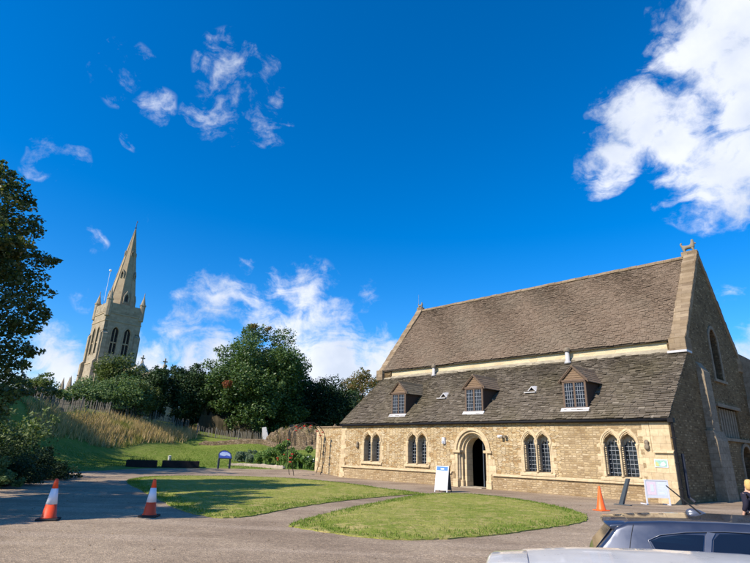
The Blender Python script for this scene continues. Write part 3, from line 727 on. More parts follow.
# dormers
ax=lambda y:EZ+(y-EY)*(TZ-EZ)/(TY-EY)
for c in DORM:
    hw=.60; yf=.34; zb=3.98; ze=5.36; za=6.06
    m=MB()
    for s in (-1,1):
        a,b2=sorted((c+s*hw,c+s*(hw-.10))); m.box(a,b2,yf,yf+.1,zb,ze,S)
    m.box(c-.045,c+.045,yf-.004,yf+.1,zb+.1,ze-.09,S); m.box(c-hw+.1,c+hw-.1,yf-.002,yf+.1,zb,zb+.10,S); m.box(c-hw+.1,c+hw-.1,yf-.002,yf+.1,ze-.09,ze,S)
    d=m.build('dormer',M['timber'],hall); bevel(d,.006,1)
    m=MB()
    for s in (-1,1):
        x0=c+s*hw; x1=c+s*(hw-.05); a,b2=sorted((x0,x1)); a+=.002 if s<0 else 0
        yt=(ze-EZ)*(TY-EY)/(TZ-EZ)+EY
        m.hexa([S(a,yf+.1,ax(yf+.1)-.1),S(b2,yf+.1,ax(yf+.1)-.1),S(b2,yt,ze-.1),S(a,yt,ze-.1),S(a,yf+.1,ze),S(b2,yf+.1,ze),S(b2,yt+.02,ze),S(a,yt+.02,ze)])
    m.build('cheek',M['cheek'],d)
    m=MB(); m.add([S(c-hw+.05,yf+.06,zb+.05),S(c+hw-.05,yf+.06,zb+.05),S(c+hw-.05,yf+.06,ze-.05),S(c-hw+.05,yf+.06,ze-.05)],[(0,1,2,3)]); gl=m.build('window_light',M['glass'],d)
    m=MB()
    for s in (-1,1):
        xa,xb=(c-hw+.1,c-.045) if s<0 else (c+.045,c+hw-.1)
        for i in range(5): x=xa+(xb-xa)*i/4; m.box(x-.010,x+.010,yf+.028,yf+.042,zb+.1,ze-.09,S)
        for i in range(7): z=zb+.1+(ze-.19-zb)*i/6; m.box(xa,xb,yf+.024,yf+.045,z-.010,z+.010,S)
    m.build('leading',M['lattice'],gl)
    m=MB(); m.plate([(c-hw,ze+.002),(c+hw,ze+.002),(c,za-.05)],[],yf+.05,yf+.12,fy)
    for i in range(5):
        z=ze+.06+i*.11; hwz=hw*(1-(z-ze)/(za-ze))-.02
        if hwz>.05: m.box(c-hwz,c+hwz,yf+.03,yf+.05,z,z+.085,S)
    m.build('gable_boards',M['boards'],d)
    m=MB()
    for s in (-1,1):
        m.hexa([S(c+s*(hw+.14),yf-.05,ze-.10),S(c+s*(hw+.14),yf+.03,ze-.10),S(c,yf+.03,za-.04),S(c,yf-.05,za-.04),S(c+s*(hw+.14),yf-.05,ze+.04),S(c+s*(hw+.14),yf+.03,ze+.04),S(c,yf+.03,za+.10),S(c,yf-.05,za+.10)])
    m.box(c-hw,c+hw,yf-.03,yf+.0,ze-.03,ze+.06,S)
    m.build('barge_board',M['timber'],d)
    m=MB(); yr=(za-EZ)*(TY-EY)/(TZ-EZ)+EY; rr=random.Random(int(c*10)+50)
    for s in (-1,1):
        n=6
        for i in range(n):
            ta=i/n; tb=(i+1.2)/n
            x0=c+s*(hw+.17)*(1-ta); z0=ze-.10+(za-ze+.12)*ta; x1=c+s*(hw+.17)*(1-min(tb,1)); z1=ze-.10+(za-ze+.12)*min(tb,1)
            y=yf-.08; yend=(z0-EZ)*(TY-EY)/(TZ-EZ)+EY+.12
            while y<yend:
                w=rr.uniform(.16,.34); y2=min(y+w,yend); l=rr.uniform(0,.01)
                m.hexa([S(x0,y,z0+.02+l),S(x0,y2-.008,z0+.02+l),S(x1,y2-.008,z1+.01),S(x1,y,z1+.01),S(x0,y,z0+.05+l),S(x0,y2-.008,z0+.05+l),S(x1,y2-.008,z1+.03),S(x1,y,z1+.03)]); y=y2
    y=yf-.08
    while y<yr+.1:
        m.hexa([S(c-.09,y,za-.02),S(c+.09,y,za-.02),S(c+.09,y+.3,za-.02),S(c-.09,y+.3,za-.02),S(c-.03,y,za+.09),S(c+.03,y,za+.09),S(c+.03,y+.29,za+.09),S(c-.03,y+.29,za+.09)]); y+=.3
    m.build('dormer_roof',M['slate_high'] if c>-15 else M['slate_low'],d)
    m=MB(); m.hexa([S(c-hw-.12,yf-.02,ax(yf)+.0-.02),S(c+hw+.08,yf-.02,ax(yf)-.02),S(c+hw+.08,yf+.06,zb+.0),S(c-hw-.12,yf+.06,zb+.0),S(c-hw-.12,yf-.14,ax(yf-.14)+.06),S(c+hw+.08,yf-.14,ax(yf-.14)+.06),S(c+hw+.08,yf-.01,zb+.07),S(c-hw-.12,yf-.01,zb+.07)])
    m.build('lead_apron',M['lead'],d)
# little triangular roof vents
for x,y in ((-13.15,1.55),(-7.2,1.6)):
    z=ax(y); m=MB()
    for s in (-1,1):
        m.hexa([S(x+s*.30,y-.05,z-.02),S(x+s*.24,y-.05,z-.02),S(x,y-.05,z+.22),S(x,y-.05,z+.28),S(x+s*.30,y+.45,z+.30),S(x+s*.24,y+.45,z+.30),S(x,y+.45,z+.32),S(x,y+.45,z+.36)])
    m.box(x-.33,x+.33,y-.28,y-.03,z-.10,z-.045,S)
    v=m.build('roof_vent',M['lead'],hall)
    m=MB(); m.plate([(x-.24,z-.02),(x+.24,z-.02),(x,z+.22)],[],y+.02,y+.1,fy); m.build('vent_opening',M['dark'],v)
# stub stacks at the head of the aisle roof
for x,h,r in ((-15.45,.42,.10),(-5.95,.52,.12)):
    p=S(x,3.35,0); m=MB(); m.lathe([(r*1.7,6.78),(r*1.5,6.9),(r,6.95),(r,6.95+h)],10,p); st=m.build('vent_pipe',M['lead'],hall,True)
    m=MB(); m.lathe([(r*1.5,6.95+h),(r*1.6,6.95+h+.1),(r*1.2,6.95+h+.22),(r*.5,6.95+h+.26)],10,p); m.build('cap',M['buttress'],st)
# lights and carvings on the front
for x,z in ((-8.05,2.62),(-7.85,2.66),):
    m=MB(); m.box(x-.07,x+.07,-.22,-.06,z-.06,z+.05,S); m.box(x-.02,x+.02,-.08,.01,z-.05,z+.02,S); m.build('floodlight',M['buttress'],hall)
m=MB(); m.box(-8.35,-8.1,-.06,.0,2.62,2.74,S); m.build('junction_box',M['offwhite'],hall)
m=MB(); m.box(-11.95,-11.77,-.12,.0,2.25,2.6,S); m.box(-11.9,-11.82,-.2,-.1,2.3,2.42,S); m.build('lantern',M['offwhite'],hall)
def carving(x,z,h=.4):
    m=MB(); p=S(x,-.06,z); m.lathe([(.05,0),(.10,.05),(.11,.16),(.08,.22),(.09,.28),(.10,.34),(.05,.42)],9,p); o=m.build('carved_figure',M['buttress'],hall,True); return o
carving(-1.02,2.12); carving(-18.9,1.9); 
# noticeboard on the pier (map)
m=MB(); m.box(-.78,-.26,-.125,-.10,1.42,1.74,S); pl=m.build('wall_plaque',M['offwhite'],hall)
m=MB(); m.box(-.745,-.295,-.131,-.126,1.45,1.71,S); m.build('plaque_map',M['green_print'],pl)
m=MB(); m.plate([(-.74,1.47),(-.60,1.46),(-.62,1.58),(-.70,1.66),(-.74,1.60)],[],-.134,-.1315,fy); m.build('plaque_land',M['yellow_print'],pl)
m=MB(); m.plate([(-.56,1.5),(-.42,1.47),(-.34,1.55),(-.42,1.66),(-.52,1.6)],[],-.134,-.1315,fy); m.build('plaque_water',M['cyan_print'],pl)

# ridge-end statues, each standing on its gable
def skin_fig(name,nodes,edges,mat,parent=None,sub=2,root=0):
    me=bpy.data.meshes.new(name); me.from_pydata([n[0] for n in nodes],edges,[]); o=bpy.data.objects.new(name,me); COL.objects.link(o)
    me.materials.append(mat)
    o.modifiers.new('skin','SKIN'); sv=me.skin_vertices[0].data
    for i,n in enumerate(nodes):
        r=n[1]; sv[i].radius=(r,r) if not isinstance(r,tuple) else r
    sv[root].use_root=True
    s=o.modifiers.new('sub','SUBSURF'); s.levels=sub; s.render_levels=sub
    o.modifiers['skin'].use_smooth_shade=True
    if parent: o.parent=parent
    return o
def statue(px,scale,label):
    base=HO+Matrix.Rotation(HROT,3,'Z')@Vector(S(px,7.8,0)); base.z=13.50
    e=empty('centaur_statue',base,HROT,label,'statue')
    m=MB(); m.box(-.42*scale,.42*scale,-.2,.2,-.30,.02); bevel(m.build('pedestal',M['coping'],e),.03)
    k=scale
    N=[((-.24*k,0,.32*k),.14*k),((.02*k,0,.31*k),.12*k),((.20*k,0,.36*k),.13*k),((.22*k,0,.52*k),.12*k),((.22*k,0,.64*k),.07*k),((.23*k,0,.77*k),.10*k),
       ((-.26*k,.07*k,.14*k),.065*k),((-.20*k,.07*k,0),.055*k),((-.26*k,-.07*k,.14*k),.065*k),((-.20*k,-.07*k,0),.055*k),
       ((.20*k,.07*k,.16*k),.06*k),((.24*k,.07*k,0),.055*k),((.20*k,-.07*k,.16*k),.06*k),((.26*k,-.07*k,0),.055*k),
       ((.30*k,.05*k,.52*k),.055*k),((.40*k,0,.46*k),.03*k),((-.34*k,0,.42*k),.06*k),((-.40*k,0,.58*k),.065*k),((-.32*k,0,.66*k),.055*k)]
    Ed=[(0,1),(1,2),(2,3),(3,4),(4,5),(0,6),(6,7),(0,8),(8,9),(2,10),(10,11),(2,12),(12,13),(3,14),(14,15),(0,16),(16,17),(17,18)]
    skin_fig('figure',N,Ed,M['ashlar_weathered_shaded'],e,1)
statue(-.35,1.0,'weathered pale stone centaur on the apex of the near gable')
statue(-20.6,.62,'small worn stone figure on the far left gable end')
p=HO+Matrix.Rotation(HROT,3,'Z')@Vector(S(-20.9,7.9,0))
m=MB(); m.tube([(0,0,0),(0,0,1.55)],[.018,.010],6); o=m.build('lightning_rod',M['lattice']); o.location=(p.x,p.y,13.2); tag(o,'thin lightning rod rising beside the far left gable figure','lightning rod')

# boundary wall joined to the left end
bw=empty('boundary_wall',HO+AX*LX+Vector((0,0,0)),HROT,'rubble stone wall of golden stone running left from the hall corner','wall')
m=MB(); m.box(-2.95,-.12,.22,.75,-.4,3.26); m.box(-2.95,-2.4,.75,5.5,-.4,3.26); m.build('masonry',M['gold'],bw)
m=MB(); x=-3.02
while x<-.15:
    m.box(x,min(x+.58,-.12),.14,.83,3.26,3.34); x+=.6
m.build('coping',M['coping'],bw)
m=MB(); z=.0;k=0
while z<3.2: w=.30 if k%2 else .2; m.box(-2.97,-2.95+w,.205,.4,z,z+.3); z+=.305;k+=1
m.build('quoin_stones',M['ashlar'],bw)
# ---------------------------------------------------------------- church
CB=Vector((-56.56,109.67,0)); 
ch=empty('parish_church',(CB.x,CB.y,0),HROT,'distant church with square belfry tower and tall octagonal stone spire','church')
ZC=4.0
tw=3.75
m=MB(); n=6
def sq(m,h0,h1,z0,z1): m.hexa([(-h0,-h0,z0),(h0,-h0,z0),(h0,h0,z0),(-h0,h0,z0),(-h1,-h1,z1),(h1,-h1,z1),(h1,h1,z1),(-h1,h1,z1)])
# tower with belfry openings in the two near faces
for (f,name) in ((lambda a,b,d:(tw-d,a,b),'e'),(lambda a,b,d:(a,-tw+d,b),'s')):
    hs=[list(reversed(arch(s*1.25,.68,19.6,24.3,1.1,6))) for s in (-1,1)]
    m.plate([(-tw,17.9),(tw,17.9),(tw,29.8),(-tw,29.8)],hs,0 if name=='e' else .001,.7,f)
m.box(-tw,-tw+.7,-tw+.71,tw,17.9,29.8); m.box(-tw+.7,tw-.01,tw-.7,tw,17.9,29.8); m.box(-tw+.72,tw-.72,-tw+.72,tw-.72,26.5,29.78)
sq(m,tw+.55,tw+.12,2,17.6)
sq(m,tw+.12,tw,17.6,17.9)
tower=m.build('tower',M['church_st'],ch)
for z,e in ((17.55,.22),(26.4,.10),(28.1,.12)):
    m=MB(); sq(m,tw+e,tw+e*.6,z,z+.28); m.build('string_course',M['spire_st'],tower)
for f in (lambda a,b,d:(tw-d,a,b),lambda a,b,d:(a,-tw+d,b)):
    for s in (-1,1):
        m=MB(); O=arch(s*1.25,.84,19.4,24.3,1.35,6); I=list(reversed(arch(s*1.25,.66,19.4,24.3,1.05,6))); m.plate(O+I,[],-.08,.2,f)
        m.plate([(s*1.25-.07,19.6),(s*1.25+.07,19.6),(s*1.25+.07,24.9),(s*1.25-.07,24.9)],[],.12,.3,f)
        m.plate([(s*1.25-.66,21.9),(s*1.25+.66,21.9),(s*1.25+.66,22.15),(s*1.25-.66,22.15)],[],.14,.32,f)
        bo=m.build('belfry_opening',M['spire_st'],tower)
        m=MB()
        for i in range(12):
            z=19.7+i*.44
            for sx in (-.37,.37):
                xx=s*1.25+sx; m.plate([(xx-.28,z),(xx+.28,z),(xx+.28,z+.12),(xx-.28,z+.12)],[],.35,.5,f)
        m.plate([(s*1.25-.66,19.5),(s*1.25+.66,19.5),(s*1.25+.66,25.3),(s*1.25-.66,25.3)],[],.6,.66,f)
        m.build('louvres',M['louvre'],bo)
# parapet with sunk openings, pinnacles at the corners
m=MB()
for s,axx in ((-1,0),(1,0),(-1,1),(1,1)):
    def f(a,b,d,s=s,axx=axx): return (s*(tw+.05-d),a,b) if axx==0 else (a,s*(tw+.05-d),b)
    hs=[[(c-.22,28.8),(c-.22,29.3),(c,29.55),(c+.22,29.3),(c+.22,28.8)] for c in (-1.9,0,1.9)]
    m.plate([(-tw-.05+(.3 if axx else 0),28.5),(tw+.05-(.3 if axx else 0),28.5),(tw+.05-(.3 if axx else 0),30.4),(-tw-.05+(.3 if axx else 0),30.4)],[list(reversed(h)) for h in hs],0,.35,f)
m.build('parapet',M['church_st'],tower)
for sx in (-1,1):
    for sy in (-1,1):
        m=MB(); c=(sx*(tw-.25),sy*(tw-.25),0)
        m.lathe([(.62,27.5),(.62,31.0),(.72,31.05),(.72,31.25),(.55,31.3),(.02,33.6)],8,c); pn=m.build('pinnacle',M['church_st'],tower)
        m=MB(); m.tube([c[:2]+(33.5,),c[:2]+(34.1,)],[.10,.04],6); m.build('finial',M['spire_st'],pn)
        m=MB()
        for (dx,dy) in ((sx,0),(0,sy)):
            x0=sx*(tw-.9) if dy else sx*tw; y0=sy*(tw-.9) if dx else sy*tw
            for (z0,z1,pr) in ((2,9,1.8),(9,14,1.3),(14,18.5,.8),(18.5,24.5,.35)):
                xs=sorted((x0,x0+(dx*pr if dx else sx*.9))); ys=sorted((y0,y0+(dy*pr if dy else sy*.9)))
                e=.6
                xt=[xs[0]+(e if dx<0 else 0),xs[1]-(e if dx>0 else 0)]; yt=[ys[0]+(e if dy<0 else 0),ys[1]-(e if dy>0 else 0)]
                m.box(xs[0],xs[1],ys[0],ys[1],z0,z1-.8)
                m.hexa([(xs[0],ys[0],z1-.8),(xs[1],ys[0],z1-.8),(xs[1],ys[1],z1-.8),(xs[0],ys[1],z1-.8),(xt[0],yt[0],z1),(xt[1],yt[0],z1),(xt[1],yt[1],z1),(xt[0],yt[1],z1)])
        m.build('angle_buttress',M['church_st'],tower)
sp=MB(); R0=3.05; zb=29.6; zt=49.7
oc=[(math.cos(PI/8+k*PI/4),math.sin(PI/8+k*PI/4)) for k in range(8)]
vs=[]
for r,z in ((R0,zb),(R0*.52,40.0),(.10,zt)):
    vs+=[(r*x,r*y,z) for x,y in oc]
fs=[(i*8+k,i*8+(k+1)%8,(i+1)*8+(k+1)%8,(i+1)*8+k) for i in range(2) for k in range(8)]+[tuple(range(7,-1,-1)),tuple(range(16,24))]
sp.add(vs,fs); spire=sp.build('spire',M['spire_st'],ch)
m=MB()
for x,y in oc: m.tube([(R0*x,R0*y,zb),(R0*.52*x,R0*.52*y,40.0),(.1*x,.1*y,zt)],[.14,.10,.04],5)
m.build('rib',M['spire_st'],spire)
for lv,(z,h,w) in enumerate(((31.0,2.9,.62),(37.0,2.0,.42),(42.6,1.3,.28))):
    for q in range(4):
        ang=q*PI/2+(PI/4 if lv==1 else 0)
        r=R0*(1-(z-zb)/(zt-zb))*math.cos(PI/8)
        def f(a,b,d,ang=ang,r=r): return ((r-d)*math.cos(ang)-a*math.sin(ang),(r-d)*math.sin(ang)+a*math.cos(ang),b)
        m=MB(); O=[(-w,z),(-w,z+h*.55),(0,z+h),(w,z+h*.55),(w,z)]; I=[(w*.6,z),(w*.6,z+h*.5),(0,z+h*.78),(-w*.6,z+h*.5),(-w*.6,z)]
        m.plate(O+I,[],-.28,1.0,f); lu=m.build('lucarne',M['church_st'],spire)
        m=MB(); m.plate([(-w*.6,z),(-w*.6,z+h*.5),(0,z+h*.8),(w*.6,z+h*.5),(w*.6,z)],[],.05,.2,f); m.build('lucarne_opening',M['louvre'],lu)
m=MB(); m.tube([(0,0,49.5),(0,0,51.8)],[.09,.05],6); m.lathe([(.02,49.8),(.22,50.0),(.02,50.2)],8); m.add([(-.1,0,51.3),(.5,.0,51.2),(.55,0,51.7),(.1,0,51.55)],[(0,1,2,3)]); m.build('weathervane',M['black_iron'],spire)
m=MB(); c=(-tw+.6,-tw+1.2); m.tube([(c[0],c[1],29.5),(c[0],c[1],39.2)],[.05,.035],6); fp=m.build('flagpole',M['white'],tower); m=MB(); m.lathe([(.02,39.1),(.28,39.25),(.28,39.5),(.02,39.65)],8,(c[0],c[1],0)); m.build('finial',M['white'],fp)
# nave and chancel gables with crosses, mostly behind the trees
m=MB()
for x0,x1,y0,zr,ze in ((tw+.5,17.5,4.2,16.2,12.0),(17.5,27.4,3.6,14.6,10.0)):
    m.plate([(-y0,2),(y0,2),(y0,ze),(0,zr),(-y0,ze)],[],x0,x1,lambda a,b,d:(d,a,b))
m.box(tw+.5,17.0,-8.5,-4.2,2,10.5); m.box(tw+.5,17.0,4.2,8.5,2,10.5); m.box(-tw,tw,-8.5,-tw-.6,2,11)
nv=m.build('nave',M['church_st'],ch)
for x,z in ((17.3,16.2),(27.2,14.6)):
    m=MB()
    y0=4.3 if z>16 else 3.7; ze=12. if z>16 else 10.
    for s in (-1,1): m.hexa([(x-.3,s*y0,ze),(x+.3,s*y0,ze),(x+.3,0,z),(x-.3,0,z),(x-.3,s*y0,ze+.5),(x+.3,s*y0,ze+.5),(x+.3,0,z+.5),(x-.3,0,z+.5)])
    m.build('coping',M['slab'],nv)
    m=MB(); m.box(x-.10,x+.10,-.10,.10,z+.4,z+1.9); m.box(x-.08,x+.08,-.42,.42,z+1.2,z+1.42); m.lathe([(.35,z+.3),(.2,z+.8)],8,(x,0,0)); m.build('cross',M['church_st'],nv)
# stair turret and west pinnacles left of the tower
m=MB()
for i,(a,b_) in enumerate(((-7.5,-4.5),(-10,-4),(-12.5,-4.5))):
    m.lathe([(.6,2),(.6,12.5),(.75,12.7),(.5,13),(.03,15.5)],6,(a,b_,0))
m.box(-14,-tw,-7,4,2,11.0)
m.build('west_porch',M['church_st'],ch)

# ---------------------------------------------------------------- trees
def unit(n): v=rng.normal(size=(n,3)); return v/np.linalg.norm(v,axis=1)[:,None]
def leaf_cloud(c,r,n,size,shell=.75,flat=.85,droop=0.):
    """n leaf-shaped quads spread through lumps c (k,3) with radii r (k,)"""
    w=r**2; idx=rng.choice(len(r),n,p=w/w.sum()); d=unit(n); u=rng.random(n)
    rr=np.where(u<.8,rng.uniform(shell,1.05,n),rng.uniform(.2,shell,n))
    rr*=1+.18*np.sin(d[:,0]*5+idx)*np.sin(d[:,1]*6+idx*2)
    p=c[idx]+d*(r[idx]*rr)[:,None]*np.array([1,1,flat])
    a=unit(n); a[:,2]=a[:,2]*.6-droop; a/=np.linalg.norm(a,axis=1)[:,None]
    nr=unit(n)+d*.9+np.array([0,0,.5]); b=np.cross(a,nr); b/=np.linalg.norm(b,axis=1)[:,None]+1e-9
    s=size*rng.uniform(.6,1.35,n)[:,None]
    nn=np.cross(a,b)*s*.12
    v=np.stack([p-a*s*.5,p+b*s*.32+nn,p+a*s*.55,p-b*s*.32+nn],1)
    return v.reshape(-1,3)
def crown_lumps(cx,cy,cz,rx,rz,k,lr,bottom=-.75,seed=0,cone=0.,jit=.18):
    g=np.random.default_rng(seed); C=[];R=[]
    while len(C)<k:
        d=g.normal(size=3); d/=np.linalg.norm(d)
        if d[2]<bottom: continue
        q=g.uniform(.55,.92) if len(C)>k*.3 else g.uniform(.1,.55)
        taper=1-cone*max(0,(d[2]*q+.6))*.6
        C.append((cx+d[0]*rx*q*taper,cy+d[1]*rx*q*taper,cz+d[2]*rz*q)); R.append(lr*g.uniform(.6,1.3)*(1-cone*.35*max(0,d[2])))
    C=np.array(C)+g.normal(0,jit,(k,3)); return C,np.array(R)
def tree(name,x,y,ztop,zbot,rx,label,mat,n,leaf,k=40,lr=None,group=None,cone=0.,trunk=.3,seed=1,ground=None,cat='tree',flat=.85,droop=0.,bottom=-.75,extra=None,limbs=10,sprigs=0):
    zg=h1(x,y) if ground is None else ground
    cz=(ztop+zbot)/2; rz=(ztop-zbot)/2; lr=lr or rx*.30
    t=empty(name,(x,y,zg),0,label,cat,group)
    C,R=crown_lumps(0,0,cz-zg,rx,rz,k,lr,bottom,seed,cone)
    if extra is not None:
        C=np.concatenate([C,np.array([e[:3] for e in extra])]); R=np.concatenate([R,np.array([e[3] for e in extra])])
    if sprigs:   # small outlying clumps that break up the outline
        g=np.random.default_rng(seed+50); idx=g.choice(len(C),sprigs); out=C[idx]-np.array([0,0,cz-zg]); out=out/np.linalg.norm(out,axis=1)[:,None]
        d=out+g.normal(0,.5,(sprigs,3)); d/=np.linalg.norm(d,axis=1)[:,None]
        C=np.concatenate([C,C[idx]+d*R[idx][:,None]*1.05]); R=np.concatenate([R,R[idx]*g.uniform(.22,.45,sprigs)])
    v=leaf_cloud(C,R,n,leaf,.7,flat,droop); v[:,2]=np.maximum(v[:,2],.05)
    rawmesh('crown',v,np.arange(len(v)).reshape(-1,4),mat,None,t)
    m=MB(); H0=cz-zg
    m.tube([(0,0,-.4),(.05,0,H0*.3),(-.05*rx,.03*rx,H0*.65),(0,0,H0+rz*.35)],[trunk*1.35,trunk,trunk*.7,trunk*.25],9)
    order=np.argsort(-R)[:limbs]
    for i in order:
        q=C[i]; z0=min(max(H0*.35,q[2]*.55),q[2]-.1); m.tube([(0,0,z0),(q[0]*.45,q[1]*.45,z0+(q[2]-z0)*.6),tuple(q*np.array([.95,.95,1.]))],[trunk*.45,trunk*.26,trunk*.09],6)
    m.build('trunk',M['bark'],t,True,uv=False)
    return t
LM={}
LM['syc']=leafmat('broad_green_foliage',[(.042,.085,.024),(.062,.118,.032),(.085,.145,.04),(.12,.175,.045),(.055,.10,.036)],.25,.5,.4)
LM['yew']=leafmat('dark_yew_foliage',[(.018,.040,.014),(.028,.058,.018),(.038,.072,.022),(.055,.09,.025)],.15,.6,.3)
LM['olive']=leafmat('olive_yew_foliage',[(.06,.085,.02),(.09,.12,.027),(.12,.145,.036),(.07,.105,.027)],.2,.6,.3)
LM['bush']=leafmat('pale_bush_foliage',[(.085,.14,.045),(.12,.185,.065),(.16,.23,.09),(.10,.15,.055)],.25,.6,.3)
LM['left']=leafmat('left_tree_foliage',[(.040,.07,.02),(.06,.095,.028),(.08,.12,.035),(.13,.15,.05),(.18,.15,.06)],.35,.45,.45)
LM['dark']=leafmat('dark_background_foliage',[(.015,.032,.014),(.022,.045,.018),(.03,.055,.02)],.15,.7,.2)  # very dark greens for background trees and left-bed shrubs
LM['autumn']=leafmat('autumn_tinted_foliage',[(.09,.11,.035),(.13,.14,.045),(.20,.13,.05),(.26,.14,.05),(.10,.13,.04)],.3,.6,.3)
LM['pale']=leafmat('pale_feathery_foliage',[(.13,.18,.07),(.18,.22,.09),(.10,.15,.06)],.3,.6,.3)
LM['rust']=leafmat('rust_red_foliage',[(.22,.06,.03),(.28,.09,.04),(.18,.07,.03)],.3,.6,.3)
def P(px,py,D): q=at(px,py,D); return q
# sycamore
p=P(256,430,74); top=P(256,327,74).z
t=tree('sycamore_tree',p.x,p.y,top+.5,1.6,7.2,'large round-topped green sycamore with a patch of rust leaves behind the meadow',LM['syc'],90000,.30,150,1.75,trunk=.5,seed=11,flat=.8,bottom=-.95,sprigs=110)
def patch(t,px,py,D,r,n,mat,leaf=.22):
    q=P(px,py,D)-t.location; c=np.array([[q.x,q.y,q.z]]); v=leaf_cloud(np.concatenate([c,c+[[.5*r,0,.3*r]]]),np.array([r,r*.7]),n,leaf,.4)
    rawmesh('turning_leaves',v,np.arange(len(v)).reshape(-1,4),mat,None,t)
patch(t,227,384,68.3,.62,420,LM['rust']); patch(t,253,327,72,.55,260,LM['autumn']); patch(t,268,329,72,.5,220,LM['autumn']); patch(t,281,384,67.9,.55,240,LM['bush'])
G='dark trees along the back of the meadow'
p=P(183,425,74); tree('yew_tree',p.x,p.y,P(183,358,74).z,h1(p.x,p.y)-.3,3.3,'dense dark yew between the church and the big sycamore',LM['yew'],30000,.25,60,1.25,G,cone=.45,trunk=.35,seed=5,bottom=-1,sprigs=60)
p=P(150,425,72); tree('yew_tree',p.x,p.y,P(148,359,72).z,h1(p.x,p.y)-.3,1.7,'narrow upright yew left of the densest dark yew',LM['yew'],12000,.25,40,.85,G,cone=.4,trunk=.25,seed=6,bottom=-1,sprigs=40)
p=P(117,415,78); tree('yew_tree',p.x,p.y,P(120,355,78).z,h1(p.x,p.y)-.3,4.4,'broad olive-brown yew directly below the church tower',LM['olive'],32000,.25,70,1.5,G,cone=.3,trunk=.35,seed=7,bottom=-1,sprigs=60)
p=P(106,420,68); tree('bush',p.x,p.y,P(108,380,68).z,h1(p.x,p.y)-.4,4.0,'rounded pale green bush under the church tower at the top of the dry bank',LM['bush'],22000,.22,50,1.25,None,trunk=.15,seed=8,cat='shrub',bottom=-1,sprigs=40)
p=P(135,420,68); tree('bush',p.x,p.y,P(135,378,68).z,h1(p.x,p.y)-.4,2.4,'mid green bush right of the pale rounded bush on the bank',LM['olive'],14000,.22,40,1.0,None,trunk=.15,seed=18,cat='shrub',bottom=-1,sprigs=30)
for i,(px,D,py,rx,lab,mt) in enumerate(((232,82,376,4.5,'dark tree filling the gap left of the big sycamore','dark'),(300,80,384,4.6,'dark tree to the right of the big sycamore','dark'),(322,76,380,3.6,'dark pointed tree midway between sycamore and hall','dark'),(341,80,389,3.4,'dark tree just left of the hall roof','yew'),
    (205,84,382,3.6,'dark tree behind the densest yew','dark'),(272,86,392,5,'very dark tree seen under the big sycamore','dark'))):
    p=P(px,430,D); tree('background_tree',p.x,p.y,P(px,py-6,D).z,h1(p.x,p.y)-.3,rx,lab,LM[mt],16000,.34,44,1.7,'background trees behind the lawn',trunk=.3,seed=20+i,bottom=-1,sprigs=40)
p=P(362,420,95); tree('autumn_tree',p.x,p.y,P(365,370,95).z,3,4.6,'orange tinted tree rising behind the left end of the hall roof',LM['autumn'],15000,.30,40,1.2,None,trunk=.3,seed=31,sprigs=60)
p=P(382,420,97); tree('autumn_tree',p.x,p.y,P(380,366,97).z,3,3.4,'olive and orange tree half hidden by the hall roof verge',LM['autumn'],6000,.30,26,.9,None,trunk=.3,seed=32,sprigs=40)
p=P(326,420,98); tree('pale_tree',p.x,p.y,P(324,384,98).z,3,3.0,'pale green tree top behind the dark trees left of the hall',LM['pale'],5000,.3,24,.8,None,trunk=.2,seed=33,sprigs=30)
p=P(30,410,62); tree('pale_tree',p.x,p.y,P(30,379,62).z,h1(p.x,p.y)+1,2.0,'pale feathery young tree at the far left above the bank',LM['pale'],2600,.20,22,.55,None,trunk=.08,seed=34,sprigs=30)
for i,(px,py,D,rx,lab) in enumerate(((48,390,66,2.3,'dark green shrub on the bank top near the left edge'),(66,389,66,2.2,'dark green shrub on the bank top just left of the church tower'),(84,393,66,2.0,'low dark shrub in front of the church tower foot'),(20,398,60,2.6,'dark shrub on the bank top at the left edge'))):
    p=P(px,415,D); tree('bush',p.x,p.y,P(px,py,D).z,h1(p.x,p.y)-.4,rx,lab,LM['bush'] if i==1 else LM['yew'],5000,.22,24,.7,'shrubs on the bank top',trunk=.1,seed=40+i,cat='shrub',bottom=-1,sprigs=20)
# the big tree at the left edge, and the off-frame trees that shade the drive
TX=[]
for px,py,D,rr_ in ((4,172,23,.45),(16,178,23,.5),(8,186,23,.75),(26,190,23,.45),(22,196,23,.8),(38,203,23,.3),(33,207,23.5,.55),(2,205,22.5,1.0),(18,225,23,1.0),(38,232,23,.7),(45,222,23.5,.35),(5,245,22,1.1),(28,256,23,.95),(50,262,23,.6),(60,263,23.4,.3),(42,278,23,.7),(12,275,22.5,1.1),(52,292,23,.45),(30,300,23,.9),(8,305,22,1.1),(44,312,23.2,.55),(20,325,22.5,1.0),(40,330,23,.55),(3,340,22,1.1),(26,350,22.5,.75),(8,368,22,1.0),(36,352,23,.35),(18,385,22,.8),(2,398,21.5,1.0),(40,392,22.5,.22),(52,391,22.6,.25),(61,390,22.7,.22),(68,392,22.8,.18),(28,394,22,.35),(6,412,22,.6)):
    q=at(px,py,D); TX.append((q.x+17.4-.25,q.y-17.2-.2,q.z,rr_*.85))
tree('lime_tree',-17.4,17.2,12.4,4.2,4.0,'tall leafy tree at the left edge with loose dark branches against the sky',LM['left'],85000,.14,110,.85,None,trunk=.34,seed=51,flat=.62,bottom=-.9,sprigs=200,limbs=46,extra=TX)
tree('lime_tree',-23.5,9.0,12.5,3.0,4.6,'leafy tree standing outside the left edge of the drive, nearest the car park',LM['left'],13000,.26,70,.7,'trees shading the drive',trunk=.35,seed=52,sprigs=60)
tree('lime_tree',-30.5,26,18.5,5.5,5.3,'leafy tree behind the shrub bed outside the left edge',LM['left'],14000,.28,60,1.25,'trees shading the drive',trunk=.35,seed=53,sprigs=60)
